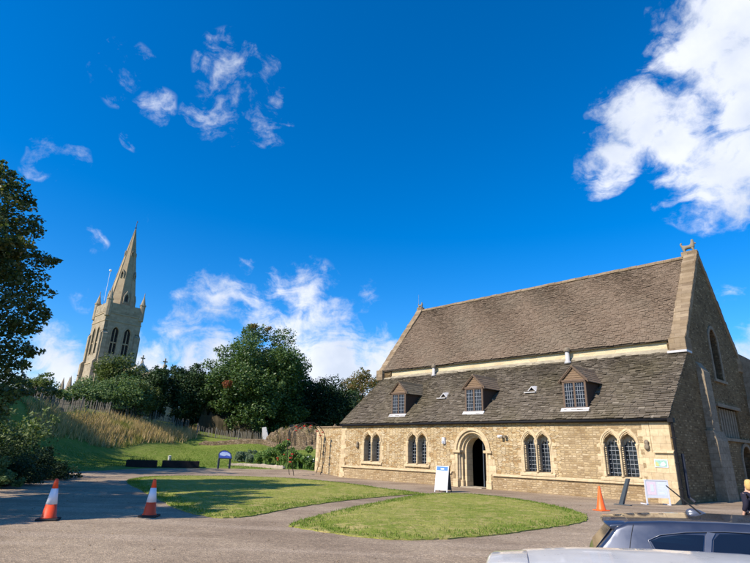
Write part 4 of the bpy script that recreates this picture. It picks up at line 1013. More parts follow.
tree('lime_tree',-15.9,10.3,11.4,2.8,3.8,'smaller leafy tree outside the left edge between two taller ones',LM['left'],23000,.25,90,.68,'trees shading the drive',trunk=.25,seed=57,sprigs=40)
tree('lime_tree',-37,40,13,4.5,5.2,'leafy tree highest on the rampart outside the left edge',LM['left'],12000,.28,50,1.3,'trees shading the drive',trunk=.35,seed=58,sprigs=40)
tree('lime_tree',-25.4,28.4,8.0,2.2,3.0,'low leafy tree standing behind the shrubs at the bend of the drive',LM['left'],18000,.2,50,.9,'trees shading the drive',trunk=.22,seed=59,sprigs=40)
tree('lime_tree',-31.5,35.5,12.5,3.0,5.4,'leafy tree on the rampart outside the left edge',LM['left'],12000,.28,50,1.2,'trees shading the drive',trunk=.35,seed=54,sprigs=40)
# low bough hanging in front of the bank
q=P(62,388,26)
# shrubs at the left of the drive
for i,(px,py,D,rx,hh,mt,lab) in enumerate(((2,415,31,2.4,2.6,'pale','shrub with long pale arching stems at the left edge'),(44,440,32,.75,1.3,'dark','small dark rounded shrub beside the left bend of the drive'),(6,455,25,1.1,1.0,'dark','low dark shrub behind the stone kerb at the left edge'),
      (24,458,27,.9,.8,'yew','low dark shrub in the middle of the left shrub bed'),(3,460,23.5,.55,.8,'bush','small grey-green shrub at the very left above the kerb'),(50,462,29,1.0,.8,'dark','lowest dark shrub at the bend of the drive'),(-14,440,29,2.4,2.4,'dark','dark shrub outside the left edge'))):
    d=wdir(px,py); d=d/math.hypot(d[0],d[1]); x,y=d[0]*D,d[1]*D; z=h1(x,y)
    tree('shrub',x,y,z+hh,z-.25,rx,lab,LM[mt],5500,.10 if i else .16,26,rx*.33,'shrubs in the left bed',trunk=.05,seed=60+i,cat='shrub',bottom=-1,sprigs=25,limbs=6,droop=.5 if i==0 else 0)
# kerb of rough stones round the shrub bed
kb=MB(); kp=[(-13.6,18.0),(-14.6,20.6),(-16.0,24.2),(-17.2,28),(-17.7,31)]
for i in range(len(kp)-1):
    a=Vector((*kp[i],0));b=Vector((*kp[i+1],0)); n=int((b-a).length/.38)
    for k in range(n):
        c=a.lerp(b,k/n); d=(b-a).normalized(); nn=Vector((-d.y,d.x,0)); z=h1(c.x,c.y); hgt=random.uniform(.16,.32); w=random.uniform(.12,.18); l=random.uniform(.16,.19)
        pts=[]
        for zz,sc in ((-.1,1),(hgt,.8)):
            for su,sv in ((-1,-1),(1,-1),(1,1),(-1,1)): 
                q=c+d*su*l*sc*random.uniform(.85,1.1)+nn*sv*w*sc*random.uniform(.85,1.1); pts.append((q.x,q.y,z+zz))
        kb.hexa(pts)
o=kb.build('stone_kerb',M['ruin']); bevel(o,.03); tag(o,'rough low stone kerb edging the shrub bed left of the drive','kerb')

# ---------------------------------------------------------------- fence, ruins, planters, garden
def fence(pts,label,sp=1.9,ph=1.25):
    f=empty('paling_fence',(pts[0].x,pts[0].y,h1(pts[0].x,pts[0].y)),0,label,'fence'); org=f.location.copy()
    pal=MB(); wire=MB(); rr=random.Random(5)
    for i in range(len(pts)-1):
        a,b=pts[i],pts[i+1]; L=(b-a).length; n=max(1,int(L/sp))
        for k in range(n):
            c=a.lerp(b,k/n); z=h1(c.x,c.y); m=MB(); r=.06
            m.tube([(c.x-org.x,c.y-org.y,z-.3-org.z),(c.x-org.x+rr.uniform(-.06,.06),c.y-org.y,z+ph+rr.uniform(0,.15)-org.z)],r,6); m.build('post',M['pale_wood'],f)
        n=int(L/.14)
        for k in range(n):
            c=a.lerp(b,(k+rr.random()*.5)/n); z=h1(c.x,c.y)-org.z; x=c.x-org.x;y=c.y-org.y; lx=rr.uniform(-.09,.09)
            if rr.random()<.12: continue
            tp=ph*rr.uniform(.75,1.0); w=.022
            pal.hexa([(x-w,y-.012,z+.05),(x+w,y-.012,z+.05),(x+w,y+.012,z+.05),(x-w,y+.012,z+.05),(x-w+lx,y-.012,z+tp),(x+w+lx,y-.012,z+tp),(x+w+lx,y+.012,z+tp),(x-w+lx,y+.012,z+tp)])
        for hh in (.35,.75,1.05):
            n=6; wire.tube([(lambda c:(c.x-org.x,c.y-org.y+.02,h1(c.x,c.y)+hh-org.z))(a.lerp(b,k/n)) for k in range(n+1)],.012,4)
    pal.build('pales',M['pale_wood'],f); wire.build('wire',M['black_iron'],f); return f
fp=[P(x,y,D) for x,y,D in ((196,438,70),(215,439,69.5),(238,440,68.5),(262,442,67))]
fence(fp,'chestnut paling fence across the back of the lawn below the sycamore')
fp=[P(x,y,D) for x,y,D in ((18,402,51),(40,404,52),(80,412,60),(109,415,64),(154,424,68.5),(190,431,72))]
fence(fp,'weathered paling fence along the crest of the dry grass bank')
def rough_heap(name,pts,wd,hts,mat,label,cat,kind=None,seed=3):
    """ruined wall core / heap following pts, noisy surface"""
    g=np.random.default_rng(seed); m=MB(); ns=9; rings=[]
    P_=[]
    for i in range(len(pts)-1):
        for k in range(6): P_.append((pts[i].lerp(pts[i+1],k/6),wd[i]+(wd[i+1]-wd[i])*k/6,hts[i]+(hts[i+1]-hts[i])*k/6))
    P_.append((pts[-1],wd[-1],hts[-1])); vs=[]
    for j,(c,w,h) in enumerate(P_):
        d=(P_[min(j+1,len(P_)-1)][0]-P_[max(j-1,0)][0]).normalized(); nn=Vector((-d.y,d.x,0)); z=h1(c.x,c.y)
        e=.25 if j in (0,len(P_)-1) else 1
        for k in range(ns):
            a=PI*k/(ns-1); jit=1+g.normal(0,.10)
            q=c+nn*(w*math.copysign(abs(math.cos(a))**.6,math.cos(a))*jit); vs.append((q.x,q.y,z-.3+(h*e*(math.sin(a)**.55)*jit+.3 if 0<k<ns-1 else 0)))
    fs=[(j*ns+k,(j+1)*ns+k,(j+1)*ns+k+1,j*ns+k+1) for j in range(len(P_)-1) for k in range(ns-1)]
    m.add(vs,fs); o=m.build(name,mat); tag(o,label,cat); return o
M['heap']=simple('dry_stone_and_bramble',(.20,.14,.085),.95,0,.45,3.2,.1,.06)
pts=[P(x,y,D) for x,y,D in ((266,446,64),(276,446,63.5),(290,447,63),(306,448,62),(322,449,61.5),(345,449,61))]
o=rough_heap('ruined_wall',pts,[.6,.9,1.2,1.2,1.2,1.2],[.9,1.7,2.6,2.6,2.4,2.3],M['ruin'],'brown mound of ruined rubble wall left of the hall','ruined wall')
pts=[P(x,y,D) for x,y,D in ((200,441,66),(230,442,65),(262,446,63.5),(300,449,60.5),(325,450,59.5))]
rough_heap('rubble_footing',pts,[.35]*5,[.35,.45,.5,.45,.4],M['ruin'],'low line of rubble stones along the upper edge of the lawn','stone footing',seed=8)
pts=[P(x,y,D) for x,y,D in ((198,436,74),(215,437,73.5),(235,438,72.5),(252,440,71),(262,441,70))]
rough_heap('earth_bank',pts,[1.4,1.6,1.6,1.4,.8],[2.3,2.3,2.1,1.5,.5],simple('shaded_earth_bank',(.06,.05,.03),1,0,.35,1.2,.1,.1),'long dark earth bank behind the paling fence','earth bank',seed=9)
# bramble / dry stalks on the ruin
c=[];
for px,py,D in ((278,438,63),(286,432,63),(294,429,62.6),(303,428,62),(312,429,61.5),(270,442,64)):
    q=P(px,py,D); c.append((q.x,q.y,q.z-.25))
c=np.array(c); n=2200; idx=rng.integers(0,len(c),n); p3=c[idx]+rng.normal(0,1,(n,3))*np.array([.6,.6,.25]); 
blades('dry_bramble',p3[:,0],p3[:,1],p3[:,2],.08,.25,.05,.9,M['weeds'])
# pale leaning slab
q=P(268,440,65); m=MB(); m.hexa([(-.55,-.08,-.2),(.35,-.08,-.2),(.35,.08,-.2),(-.55,.08,-.2),(-.85,-.07,1.75),(-.35,-.07,1.85),(-.35,.07,1.85),(-.85,.07,1.75)])
o=m.build('stone_slab',M['slab']); o.location=(q.x,q.y,h1(q.x,q.y)); bevel(o,.03); tag(o,'pale leaning slab standing at the end of the paling fence','stone slab')
# dark planters
def planter(px0,px1,py,D,label):
    a=P(px0,py,D);b=P(px1,py,D); c=(a+b)/2; z=h1(c.x,c.y); L=(b-a).length; rz=math.atan2(b.y-a.y,b.x-a.x)
    e=empty('planter',(c.x,c.y,z),rz,label,'planter','dark planters at the back of the drive')
    m=MB(); hh=.44
    m.box(-L/2,L/2,-.55,-.47,-.2,hh);m.box(-L/2,L/2,.47,.55,-.2,hh);m.box(-L/2,-L/2+.08,-.47,.47,-.2,hh);m.box(L/2-.08,L/2,-.47,.47,-.2,hh)
    bevel(m.build('box',M['panel_dark'],e),.015,1)
    m=MB(); m.box(-L/2+.08,L/2-.08,-.47,.47,.1,hh-.06); m.build('soil',M['soil'],e)
    n=160; x=rng.uniform(-L/2+.2,L/2-.2,n)
    blades('plants',x,rng.uniform(-.4,.4,n),np.full(n,hh-.08),.1,.45,.03,.5,M['blade_edge'],None,e)
planter(126,157,464,41.5,'dark low planter box at the back of the drive, left of the pair'); planter(162,199,465,41.8,'dark low planter box at the back of the drive, right of the pair')
q=P(169,462,44); m=MB(); m.tube([(0,0,-.2),(0,0,.62)],[.12,.11],8); m.lathe([(.12,.62),(.14,.68),(.02,.72)],8); o=m.build('bollard',M['slab']); o.location=(q.x,q.y,h1(q.x,q.y)); tag(o,'short pale post showing between the two dark planters','post')

# interpretation board
q=P(223,468,41); z=h1(q.x,q.y)
ib=empty('information_lectern',(q.x,q.y,z),rad(34),'round-topped blue information lectern on two legs on the lawn','information board'); ib.scale=(.9,.9,.92)
m=MB()
def tl(a,b,d): # tilted panel: lower edge forward
    t=rad(52); return (a,-.30+b*math.cos(t)+d*math.sin(t)*-1,.72+b*math.sin(t)+d*math.cos(t)*-1*-1)
out=[(-.56,0),(.56,0)]+[(.56*math.cos(PI*i/12),.28+.52*math.sin(PI*i/12)) for i in range(13)]
m.plate(out,[],0,.05,tl); bevel(m.build('panel',M['post_dark'],ib),.01)
inn=[(-.49,.06),(.49,.06)]+[(.49*math.cos(PI*i/12),.28+.45*math.sin(PI*i/12)) for i in range(13)]
m=MB(); m.plate(inn,[],.052,.056,tl); m.build('picture',simple('blue_panel_print',(.055,.09,.36),.4,0,.3,6),ib)
m=MB(); m.plate([(-.42,.30),(-.1,.22),(.15,.3),(.42,.2),(.44,.42),(.2,.6),(-.2,.62),(-.42,.46)],[],.058,.061,tl); m.build('picture_sky',simple('pale_panel_print',(.42,.50,.66),.4,0,.25,6),ib)
for s in (-1,1):
    m=MB(); m.box(s*.47-.06,s*.47+.06,-.22,-.06,-.3,.82); m.build('leg',M['post_dark'],ib)

# flower bed plants beside the hall
bl=leafmat('bed_foliage',[(.07,.15,.035),(.12,.22,.05),(.17,.27,.07),(.24,.30,.10)],.3,.6,.3)
bl2=leafmat('grey_bed_foliage',[(.13,.18,.12),(.18,.24,.15),(.10,.15,.09)],.2,.7,.2)
specs=[(240,461,49,.8,.8,bl2,'grey-green plant at the left end of the flower bed'),(252,461,48,.8,1.0,bl2,'grey-green plant second from the left end of the flower bed'),(262,463,47,.9,1.1,bl,'leafy yellow-green plant in the flower bed, left of its middle'),
       (272,465,46,1.0,1.5,bl,'tall yellow-green leafy clump near the middle of the flower bed'),(283,467,44,.8,1.6,bl,'upright green clump in the flower bed just left of the metal arch'),(292,470,42,.9,1.7,bl,'tall dark green clump seen through the metal arch'),
       (309,470,41,.7,1.2,bl,'leafy green clump against the boundary wall'),(300,468,43,.7,.9,bl2,'low grey plant under the metal arch')]
for i,(px,py,D,r,hh,mt,lab) in enumerate(specs):
    d=wdir(px,py); d=d/math.hypot(d[0],d[1]); x,y=d[0]*D,d[1]*D; z=h1(x,y)
    e=empty('garden_plant',(x,y,z),0,lab,'plant','plants in the flower bed')
    C,R=crown_lumps(0,0,hh*.5,r*.8,hh*.5,12,r*.34,-1,70+i); v=leaf_cloud(C,R,3800,.13); v[:,2]=np.maximum(v[:,2],.02)
    rawmesh('foliage',v,np.arange(len(v)).reshape(-1,4),mt,None,e)
    n=45; xx=rng.uniform(-r*.7,r*.7,n); yy=rng.uniform(-r*.7,r*.7,n); blades('stems',xx,yy,np.zeros(n),hh*.6,hh*1.15,.05,.25,mt,None,e)
    if i in (4,5,6):
        m=MB()
        for k in range(9): 
            a=random.uniform(-r*.7,r*.7);b_=random.uniform(-r*.6,r*.2); zz=hh*random.uniform(.3,.7); m.lathe([(.01,zz),(.05,zz+.03),(.06,zz+.07),(.02,zz+.1)],6,(a,b_,0))
        m.build('flower_heads',M['poppy'] if i!=6 else M['white'],e)
pts=[P(x,y,D) for x,y,D in ((228,465,45),(245,466,44.5),(262,468,43.5),(278,471,42),(284,472,41.5))]
rough_heap('bed_edging',pts,[.15]*5,[.14,.18,.22,.24,.2],simple('pale_edging_stone',(.36,.30,.24),.95,0,.3,3,.1,.03),'low pale stone edging in front of the flower bed','edging',seed=12)

# rose arch with red flowers
q0=P(296,476,37.5); z=h1(q0.x,q0.y)
ra=empty('garden_arch',(q0.x+.6,q0.y,z),rad(32),'thin dark metal arch dotted with red flowers in front of the boundary wall','garden arch')
m=MB(); W_=1.25; Ht=3.45
for yy in (-.35,.35):
    path=[(-W_*.75,yy,-.2),(-W_,yy,1.0),(-W_*1.04,yy,2.0)]+[(-W_*math.cos(PI*i/14)*1.04,yy,2.0+(Ht-2.0)*math.sin(PI*i/14)) for i in range(1,14)]+[(W_*1.04,yy,2.0),(W_,yy,1.0),(W_*.75,yy,-.2)]
    m.tube(path,.022,6)
m.build('hoop',M['black_iron'],ra,True)
for k in range(13):
    i=random.uniform(.8,13.2); x=-W_*math.cos(PI*i/14)*1.04; zz=2.0+(Ht-2.0)*math.sin(PI*i/14)*random.uniform(.8,1.0); yy=random.choice((-.35,.35))
    m=MB(); m.lathe([(.015,-.03),(.09,.0),(.10,.04),(.03,.03)],7,(x,yy-.03,zz)); m.build('red_flower',M['poppy'],ra)
for k in range(3):
    m=MB(); m.lathe([(.015,-.03),(.10,.0),(.10,.05),(.03,.03)],7,(-W_+random.uniform(-.1,.1),-.38,.8+k*.25)); m.build('red_flower',M['poppy'],ra)

# fallen leaves blown over the drive
n=1500; lx=rng.uniform(-15,14,n); ly=rng.uniform(8,34,n); k=inside(lx,ly,road)&(rng.random(n)<np.clip(1.15-(lx+15)/26,.08,1)); lx=lx[k];ly=ly[k]; nn_=len(lx)
a=rng.uniform(0,2*PI,nn_); sz=rng.uniform(.012,.03,nn_); zz=H(lx,ly)+.012; ca,sa=np.cos(a)*sz,np.sin(a)*sz; up=rng.uniform(.0,.02,nn_)
v=np.stack([np.stack([lx-ca,ly-sa,zz],-1),np.stack([lx+sa*.6,ly-ca*.6,zz+up],-1),np.stack([lx+ca,ly+sa,zz+up*.3],-1),np.stack([lx-sa*.6,ly+ca*.6,zz+up],-1)],1).reshape(-1,3)
rawmesh('fallen_leaves',v,np.arange(len(v)).reshape(-1,4),leafmat('fallen_leaf_litter',[(.16,.09,.03),(.24,.14,.05),(.12,.09,.04),(.30,.20,.07)],.1,.8,.1),'stuff')
# ---------------------------------------------------------------- signs and cones
def cone(name,x,y,h,label,kind,rz=0,group='traffic cones'):
    e=empty(name,(x,y,h1(x,y)+.006),rz,label,'traffic cone',group)
    if kind=='sleeve':
        m=MB(); m.plate([(-.21,-.21),(.21,-.21),(.21,.21),(-.21,.21)],[],0,.045,lambda a,b,d:(a,b,d)); bevel(m.build('base',M['rubber'],e),.02)
        R=lambda z:.15+(.032-.15)*(z-.045)/(h-.045)
        def seg(z0,z1,mat,nm,o=0): m=MB(); m.lathe([(R(z0)+o,z0),(R(z1)+o,z1)],28,(0,0,0)); return m.build(nm,mat,e,True)
        m=MB(); m.lathe([(.165,.045),(.16,.06),(R(.07),.07),(R(h*.40),h*.40)],28); b=m.build('cone_body',M['cone_or'],e,True)
        seg(h*.38,h*.76,M['cone_wh'],'reflective_sleeve',.004)
        m=MB(); m.lathe([(R(h*.74)+.001,h*.74),(R(h*.97),h*.97),(R(h*.97)*.7,h)],28); m.build('cone_tip',M['cone_or'],e,True)
    else:
        m=MB(); m.plate([(-.2,-.2),(.2,-.2),(.2,.2),(-.2,.2)],[],0,.03,lambda a,b,d:(a,b,d)); bevel(m.build('base',M['cone_or2'],e),.02)
        m=MB(); m.lathe([(.165,.03),(.15,.05),(.09,h*.5),(.04,h*.95),(.03,h)],28); m.build('cone_body',M['cone_or2'],e,True)
    return e
p=gnd(48,520.5); cone('traffic_cone',p.x,p.y,.84,'red and white cone on the shaded drive, nearest the left edge','sleeve',.3,'red and white traffic cones')
p=gnd(149,517); cone('traffic_cone',p.x,p.y,.84,'red and white cone on the drive beside the tip of the large lawn','sleeve',.1,'red and white traffic cones')
p=gnd(601.5,511); cone('traffic_cone',p.x,p.y,.77,'plain orange cone standing in front of the hall','plain',.4,None)
# A-board beside the door
p=(gnd(438,491)+gnd(452,493))/2; 
ab=empty('sandwich_board',(p.x-.1,p.y-.15,.006),rad(-30),'white sandwich board with a blue header left of the doorway','sandwich board'); ab.scale=(.9,.9,.9)
for s,nm in ((-1,'front_panel'),(1,'back_panel')):
    def f(a,b,d,s=s): t=rad(13); return (a,s*(.30-b*math.sin(t))+s*d,.04+b*math.cos(t))
    m=MB(); m.plate([(-.31,.10),(.31,.10),(.31,1.22),(-.31,1.22)],[],-.012,.012,f); pnl=m.build(nm,M['white'] if s<0 else M['post_dark'],ab)
    m=MB()
    for a0,a1,b0,b1 in ((-.35,-.31,-.04,1.26),(.31,.35,-.04,1.26),(-.31,.31,1.22,1.26),(-.31,.31,.06,.10)): m.plate([(a0,b0),(a1,b0),(a1,b1),(a0,b1)],[],-.02,.02,f)
    m.build('frame',M['offwhite'] if s<0 else M['post_dark'],pnl)
    if s<0:
        m=MB(); m.plate([(-.305,1.02),(.305,1.02),(.305,1.215),(-.305,1.215)],[],.0125,.016,f); m.build('header',M['blue_sign'],pnl)
        m=MB(); x=-.05
        for w in (.045,.03,.035,.045,.03): m.plate([(x-.04,1.07),(x-.04+w*.8,1.07),(x-.04+w*.8,1.13+w*.4),(x-.04,1.13+w*.4)],[],.0165,.018,f); x+=w
        m.build('lettering',M['text_white'],pnl)
# low display board in front of the pier
a=gnd(647,505);b=gnd(671,505.8); c=(a+b)/2; L=(b-a).length
db=empty('display_board',(c.x,c.y,.006),math.atan2(b.y-a.y,b.x-a.x),'low white display board on two legs in front of the corner pier','display board'); db.scale=(1,1,.9)
m=MB(); m.box(-L/2+.05,L/2-.05,-.015,.015,.34,1.0); pn=m.build('panel',M['offwhite'],db)
m=MB(); m.box(-L/2,L/2,-.025,.025,1.0,1.05); m.box(-L/2+.05,L/2-.05,-.02,.02,.29,.34); m.build('rail',M['offwhite'],db)
for s in (-1,1): m=MB(); a0,a1=sorted((s*L/2,s*(L/2-.05))); m.box(a0,a1,-.025,.025,0,1.0); m.box(a0,a1,.03,.5,0,.04); m.build('leg',M['offwhite'],db)
m=MB(); m.box(-L*.42,-.04,-.018,-.0155,.42,.96); pp=m.build('poster',M['pink_print'],pn)
m=MB(); m.box(-L*.27,-L*.13,-.021,-.0185,.55,.85); m.build('poster_figure',M['cyan_print'],pp)
m=MB(); m.box(.02,L*.42,-.018,-.0155,.40,.96); pp=m.build('poster',M['cyan_print'],pn)
m=MB(); 
for k in range(6): m.box(.05,L*.38-(k%3)*.04,-.021,-.0185,.62+k*.05,.635+k*.05)
m.box(.08,L*.3,-.021,-.0185,.47,.52); m.build('print_lines',M['text_white'],pp)
# slim tilted post board
p=gnd(622,505.3)
sp_=empty('leaning_sign',(p.x,p.y,.006),HROT,'slim dark sign seen edge-on, leaning on a flat base by the last window','sign')
m=MB(); m.box(-.28,.34,-.12,.12,0,.03); bevel(m.build('base',M['post_dark'],sp_),.01)
m=MB(); m.hexa([(-.10,-.1,.02),(.06,-.1,.02),(.06,.1,.02),(-.10,.1,.02),(.28,-.1,.98),(.40,-.1,.98),(.40,.1,.98),(.28,.1,.98)]); bevel(m.build('panel',M['post_dark'],sp_),.01)
# ---------------------------------------------------------------- cars
def car(loc,rz,paint,pillar,label,ht=1.46,rails=False):
    e=empty('parked_car',loc,rz,label,'car','cars parked in front of the hall')
    L=2.03
    key=[(-2.34,.60),(-2.30,.86),(-2.18,1.05),(-2.02,1.22),(-1.93,1.33),(-1.80,1.385),(-1.4,1.425),(-.8,1.452),(-.2,1.46),(.2,1.45),(.5,1.415),(.85,1.25),(1.2,1.05),(1.32,.985),(1.6,.92),(1.9,.80),(2.02,.68),(2.06,.55)]
    def zt(x):
        for (a,za),(b,zb_) in zip(key,key[1:]):
            if x<=b: t=(x-a)/(b-a); return (za+(zb_-za)*max(0,t))*ht/1.46
        return .55
    def tp(x): return 1-.13*max(0,(abs(x)-1.2)/.86)**2.0
    def ysd(x,z):
        if z<=.30: w=.80
        elif z<=.62: w=.80+.07*(z-.30)/.32
        elif z<=.90: w=.87-.02*(z-.62)/.28
        else: w=.85-.40*(z-.90)*(1-.08*(z-.9))
        return w*tp(x)
    xs=[-2.34,-2.31,-2.24,-2.18,-2.1,-2.02,-1.97,-1.93,-1.88,-1.8,-1.6,-1.4,-1.1,-.8,-.5,-.2,.0,.2,.35,.5,.68,.85,1.03,1.2,1.32,1.45,1.6,1.75,1.9,1.98,2.03,2.06]
    m=MB()
    def sect(x):
        t=zt(x); pts=[(0,.20),(.6*tp(x),.20)]
        zs=[.22,.30,.42,.55,.66,.78,.88,.96,1.04,1.12,1.20,1.28,1.34]
        top=t-.055
        for z in zs:
            zz=min(z,top) if top>.3 else z*top/1.3
            pts.append((ysd(x,zz),zz))
        y=ysd(x,top); 
        for a,b in ((.985,.020),(.94,.038),(.84,.047),(.66,.052),(.4,.0545),(.15,.055),(0,.055)): pts.append((y*a,top+b))
        return pts
    secs=[sect(x) for x in xs]; n=len(secs[0])
    for s in (-1,1):
        vs=[(x,s*p[0],p[1]) for x,sc in zip(xs,secs) for p in sc]
        fs=[(i*n+k,(i+1)*n+k,(i+1)*n+k+1,i*n+k+1) for i in range(len(xs)-1) for k in range(n-1)]
        m.add(vs,fs)
    m.add([(x,s*p[0],p[1]) for x,sc in ((xs[0],secs[0]),(xs[-1],secs[-1])) for s in (-1,1) for p in sc],[tuple(range(n))+tuple(range(2*n-1,n-1,-1)),tuple(range(2*n,3*n))+tuple(range(4*n-1,3*n-1,-1))])
    me=m
    b=me.build('body',paint,e,True,uv=False)
    bm=bmesh.new(); bm.from_mesh(b.data); bmesh.ops.remove_doubles(bm,verts=bm.verts,dist=.002); bmesh.ops.recalc_face_normals(bm,faces=bm.faces); bm.to_mesh(b.data); bm.free()
    def side(poly,o0,o1,mat,name,s,par=None):
        P2_=[]
        for i in range(len(poly)):
            a,b_=poly[i],poly[(i+1)%len(poly)]
            for k in range(6): P2_.append((a[0]+(b_[0]-a[0])*k/6,a[1]+(b_[1]-a[1])*k/6))
        mm=MB(); mm.plate(P2_,[],o1,o0,lambda a,b_,d:(a,s*(ysd(a,b_)+d),b_)); return mm.build(name,mat,par or b,False,uv=False)
    k=ht/1.46
    for s in (-1,1):
        side([(-.02,.93),(.98,.93),(.70,1.16*k),(.42,1.325*k),(.05,1.345*k),(-.02,1.345*k)],-.012,.013,M['car_glass'],'side_window',s)
        side([(-1.02,.93),(-.10,.93),(-.10,1.345*k),(-.55,1.345*k),(-.86,1.325*k),(-.93,1.26*k)],-.012,.013,M['car_glass'],'side_window',s)
        side([(-1.50,1.03),(-1.12,.96),(-1.05,1.20*k),(-1.02,1.30*k),(-1.22,1.295*k),(-1.46,1.25*k),(-1.58,1.20*k)],-.012,.013,M['car_glass'],'quarter_window',s)
        side([(-1.10,.94),(-1.04,.94),(-.95,1.26*k),(-.90,1.33*k),(-.98,1.335*k),(-1.00,1.30*k)],-.01,.017,pillar,'pillar',s)
        # thin bright line round the glass
        mm=MB(); lin=[(-1.12,.945),(-1.53,1.02),(-1.605,1.205*k),(-1.47,1.27*k),(-1.2,1.318*k),(-.8,1.352*k),(0,1.368*k),(.42,1.345*k),(.72,1.17*k),(1.0,.95)]
        mm.tube([(x,s*(ysd(x,z)+.012),z) for x,z in lin],.007,5); mm.build('window_trim',M['trim_grey'],b,True)
        for seam in ([(-1.74,1.355*k),(-1.80,1.16*k),(-1.86,.9),(-1.88,.6)],[(-.06,.92),(-.06,.35)],[(-1.02,.92),(-1.02,.62)],[(1.0,.92),(.98,.4)]):
            mm=MB(); mm.tube([(x,s*(ysd(x,z)+.001),z) for x,z in seam],.004,4); mm.build('panel_gap',M['rubber'],b)
        mm=MB(); mm.lathe([(.03,-.02),(.08,.0),(.09,.1),(.06,.18)],8,(0,0,0),lambda x,y,z:(.82+x*.8,s*(.86+z*.9),1.0+y*.8)); mm.build('wing_mirror',paint,b,True)
        side([(-1.95,.78),(-1.72,.82),(-1.70,1.02),(-1.90,1.05)],-.01,.012,M['lamp_red'],'tail_light',s)
        side([(1.62,.66),(1.90,.62),(1.88,.74),(1.60,.84)],-.01,.010,M['lamp_clear'],'headlight',s)
        for x in (-1.27,1.27):
            w=empty('wheel',(x,s*.76,.31),0); w.parent=b
            mm=MB(); mm.lathe([(.20,-.10),(.29,-.10),(.31,-.07),(.31,.07),(.29,.10),(.20,.10)],28,(0,0,0),lambda a,c,d:(a,d,c)); mm.build('tyre',M['rubber'],w,True)
            mm=MB(); mm.lathe([(.05,.09),(.20,.085),(.20,-.085),(.05,-.09)],20,(0,0,0),lambda a,c,d:(a,d,c)); mm.build('rim',M['rim'],w)
    mm=MB(); mm.plate([(-.60,1.03*k),(.60,1.03*k),(.52,1.30*k),(-.52,1.30*k)],[],0,.01,lambda a,b_,d:(-2.19+(b_-1.03)*.86-.012+d,a*.85,b_)); mm.build('rear_window',M['car_glass'],b)
    mm=MB(); mm.hexa([(.52,-.60,1.385*k),(1.24,-.66,1.02*k),(1.24,.66,1.02*k),(.52,.60,1.385*k),(.54,-.59,1.412*k),(1.25,-.65,1.045*k),(1.25,.65,1.045*k),(.54,.59,1.412*k)]); mm.build('windscreen',M['car_glass'],b)
    # roof spoiler over the hatch
    mm=MB(); w=.60
    prof=[(-1.78,1.400*k),(-2.06,1.372*k),(-2.085,1.350*k),(-2.05,1.32*k),(-1.93,1.28*k),(-1.84,1.30*k)]
    vs=[];ns=9
    for i in range(ns):
        y=-1+2*i/(ns-1); c=1-abs(y)**4*.25
        for x,z in prof: vs.append((-1.78+(x+1.78)*c,y*w,z-.020*y*y-.02*abs(y)**6))
    mm.add(vs,[(i*6+q,(i+1)*6+q,(i+1)*6+(q+1)%6,i*6+(q+1)%6) for i in range(ns-1) for q in range(6)]+[tuple(range(5,-1,-1)),tuple((ns-1)*6+q for q in range(6))])
    o=mm.build('spoiler',paint,b,True); bevel(o,.008)
    mm=MB(); mm.hexa([(-2.36,-.3,.4),(-2.32,-.3,.4),(-2.32,.3,.4),(-2.36,.3,.4),(-2.36,-.3,.53),(-2.32,-.3,.53),(-2.32,.3,.53),(-2.36,.3,.53)]); mm.build('number_plate',M['white'],b)
    if rails:
        mm=MB(); c=(-.84,.56,ht-.035)
        mm.lathe([(.075,0),(.07,.024),(.045,.055),(.02,.07)],14,(0,0,0),lambda x,y,z:(c[0]+x*1.7-z*.6,c[1]+y*.75,c[2]+z)); ab_=mm.build('aerial_base',M['trim_grey'],b,True)
        mm=MB(); mm.tube([(c[0]-.05,0,c[2]+.05),(c[0]-.40,0,c[2]+.37)],[.012,.008],6); mm.build('aerial',M['rubber'],ab_)
    return e
def heading(az): return PI/2-rad(az)
f=Vector((math.sin(rad(111)),math.cos(rad(111)),0))
c=Vector((3.22,7.45,0))+f*2.0; car((c.x,c.y,-.475),heading(111),M['paint_blue'],M['trim_grey'],'dark blue hatchback with a roof aerial parked at the right edge',1.46,True)
c=Vector((1.28,4.35,0))+f*1.75; car((c.x,c.y,-.50),heading(105),M['paint_white'],M['trim_grey'],'white car nearest the camera with only its pale roof in view',1.47)

# ---------------------------------------------------------------- person at the right edge
px_,py_=at(751,500,18).x,at(751,500,18).y; zg=h1(px_,py_)
pe=empty('person',(px_,py_,zg),rad(100),'blond person in a dark jacket walking at the right edge in front of the gable','person')
N=[((0,0,.95),(.15,.12)),((0,0,1.10),(.135,.11)),((0,0,1.28),(.165,.12)),((0,0,1.41),(.13,.09)),((0,0,1.48),.055),((.01,0,1.56),.075),((.015,0,1.63),.095),((.01,0,1.70),.07),
   ((0,.09,.88),.095),((.08,.10,.48),.062),((.03,.10,.10),.045),((.14,.11,.04),.04),
   ((0,-.09,.88),.095),((-.02,-.10,.48),.062),((-.16,-.10,.13),.045),((-.06,-.11,.04),.04),
   ((0,.19,1.40),.065),((-.06,.24,1.14),.047),((.05,.25,.92),.035),((.08,.25,.85),.03),
   ((0,-.19,1.40),.065),((.0,-.25,1.14),.047),((.14,-.24,.95),.035),((.18,-.24,.88),.03)]
Ed=[(0,1),(1,2),(2,3),(3,4),(4,5),(5,6),(6,7),(0,8),(8,9),(9,10),(10,11),(0,12),(12,13),(13,14),(14,15),(3,16),(16,17),(17,18),(18,19),(3,20),(20,21),(21,22),(22,23)]
body=skin_fig('body',N,Ed,M['skin'],pe,2)
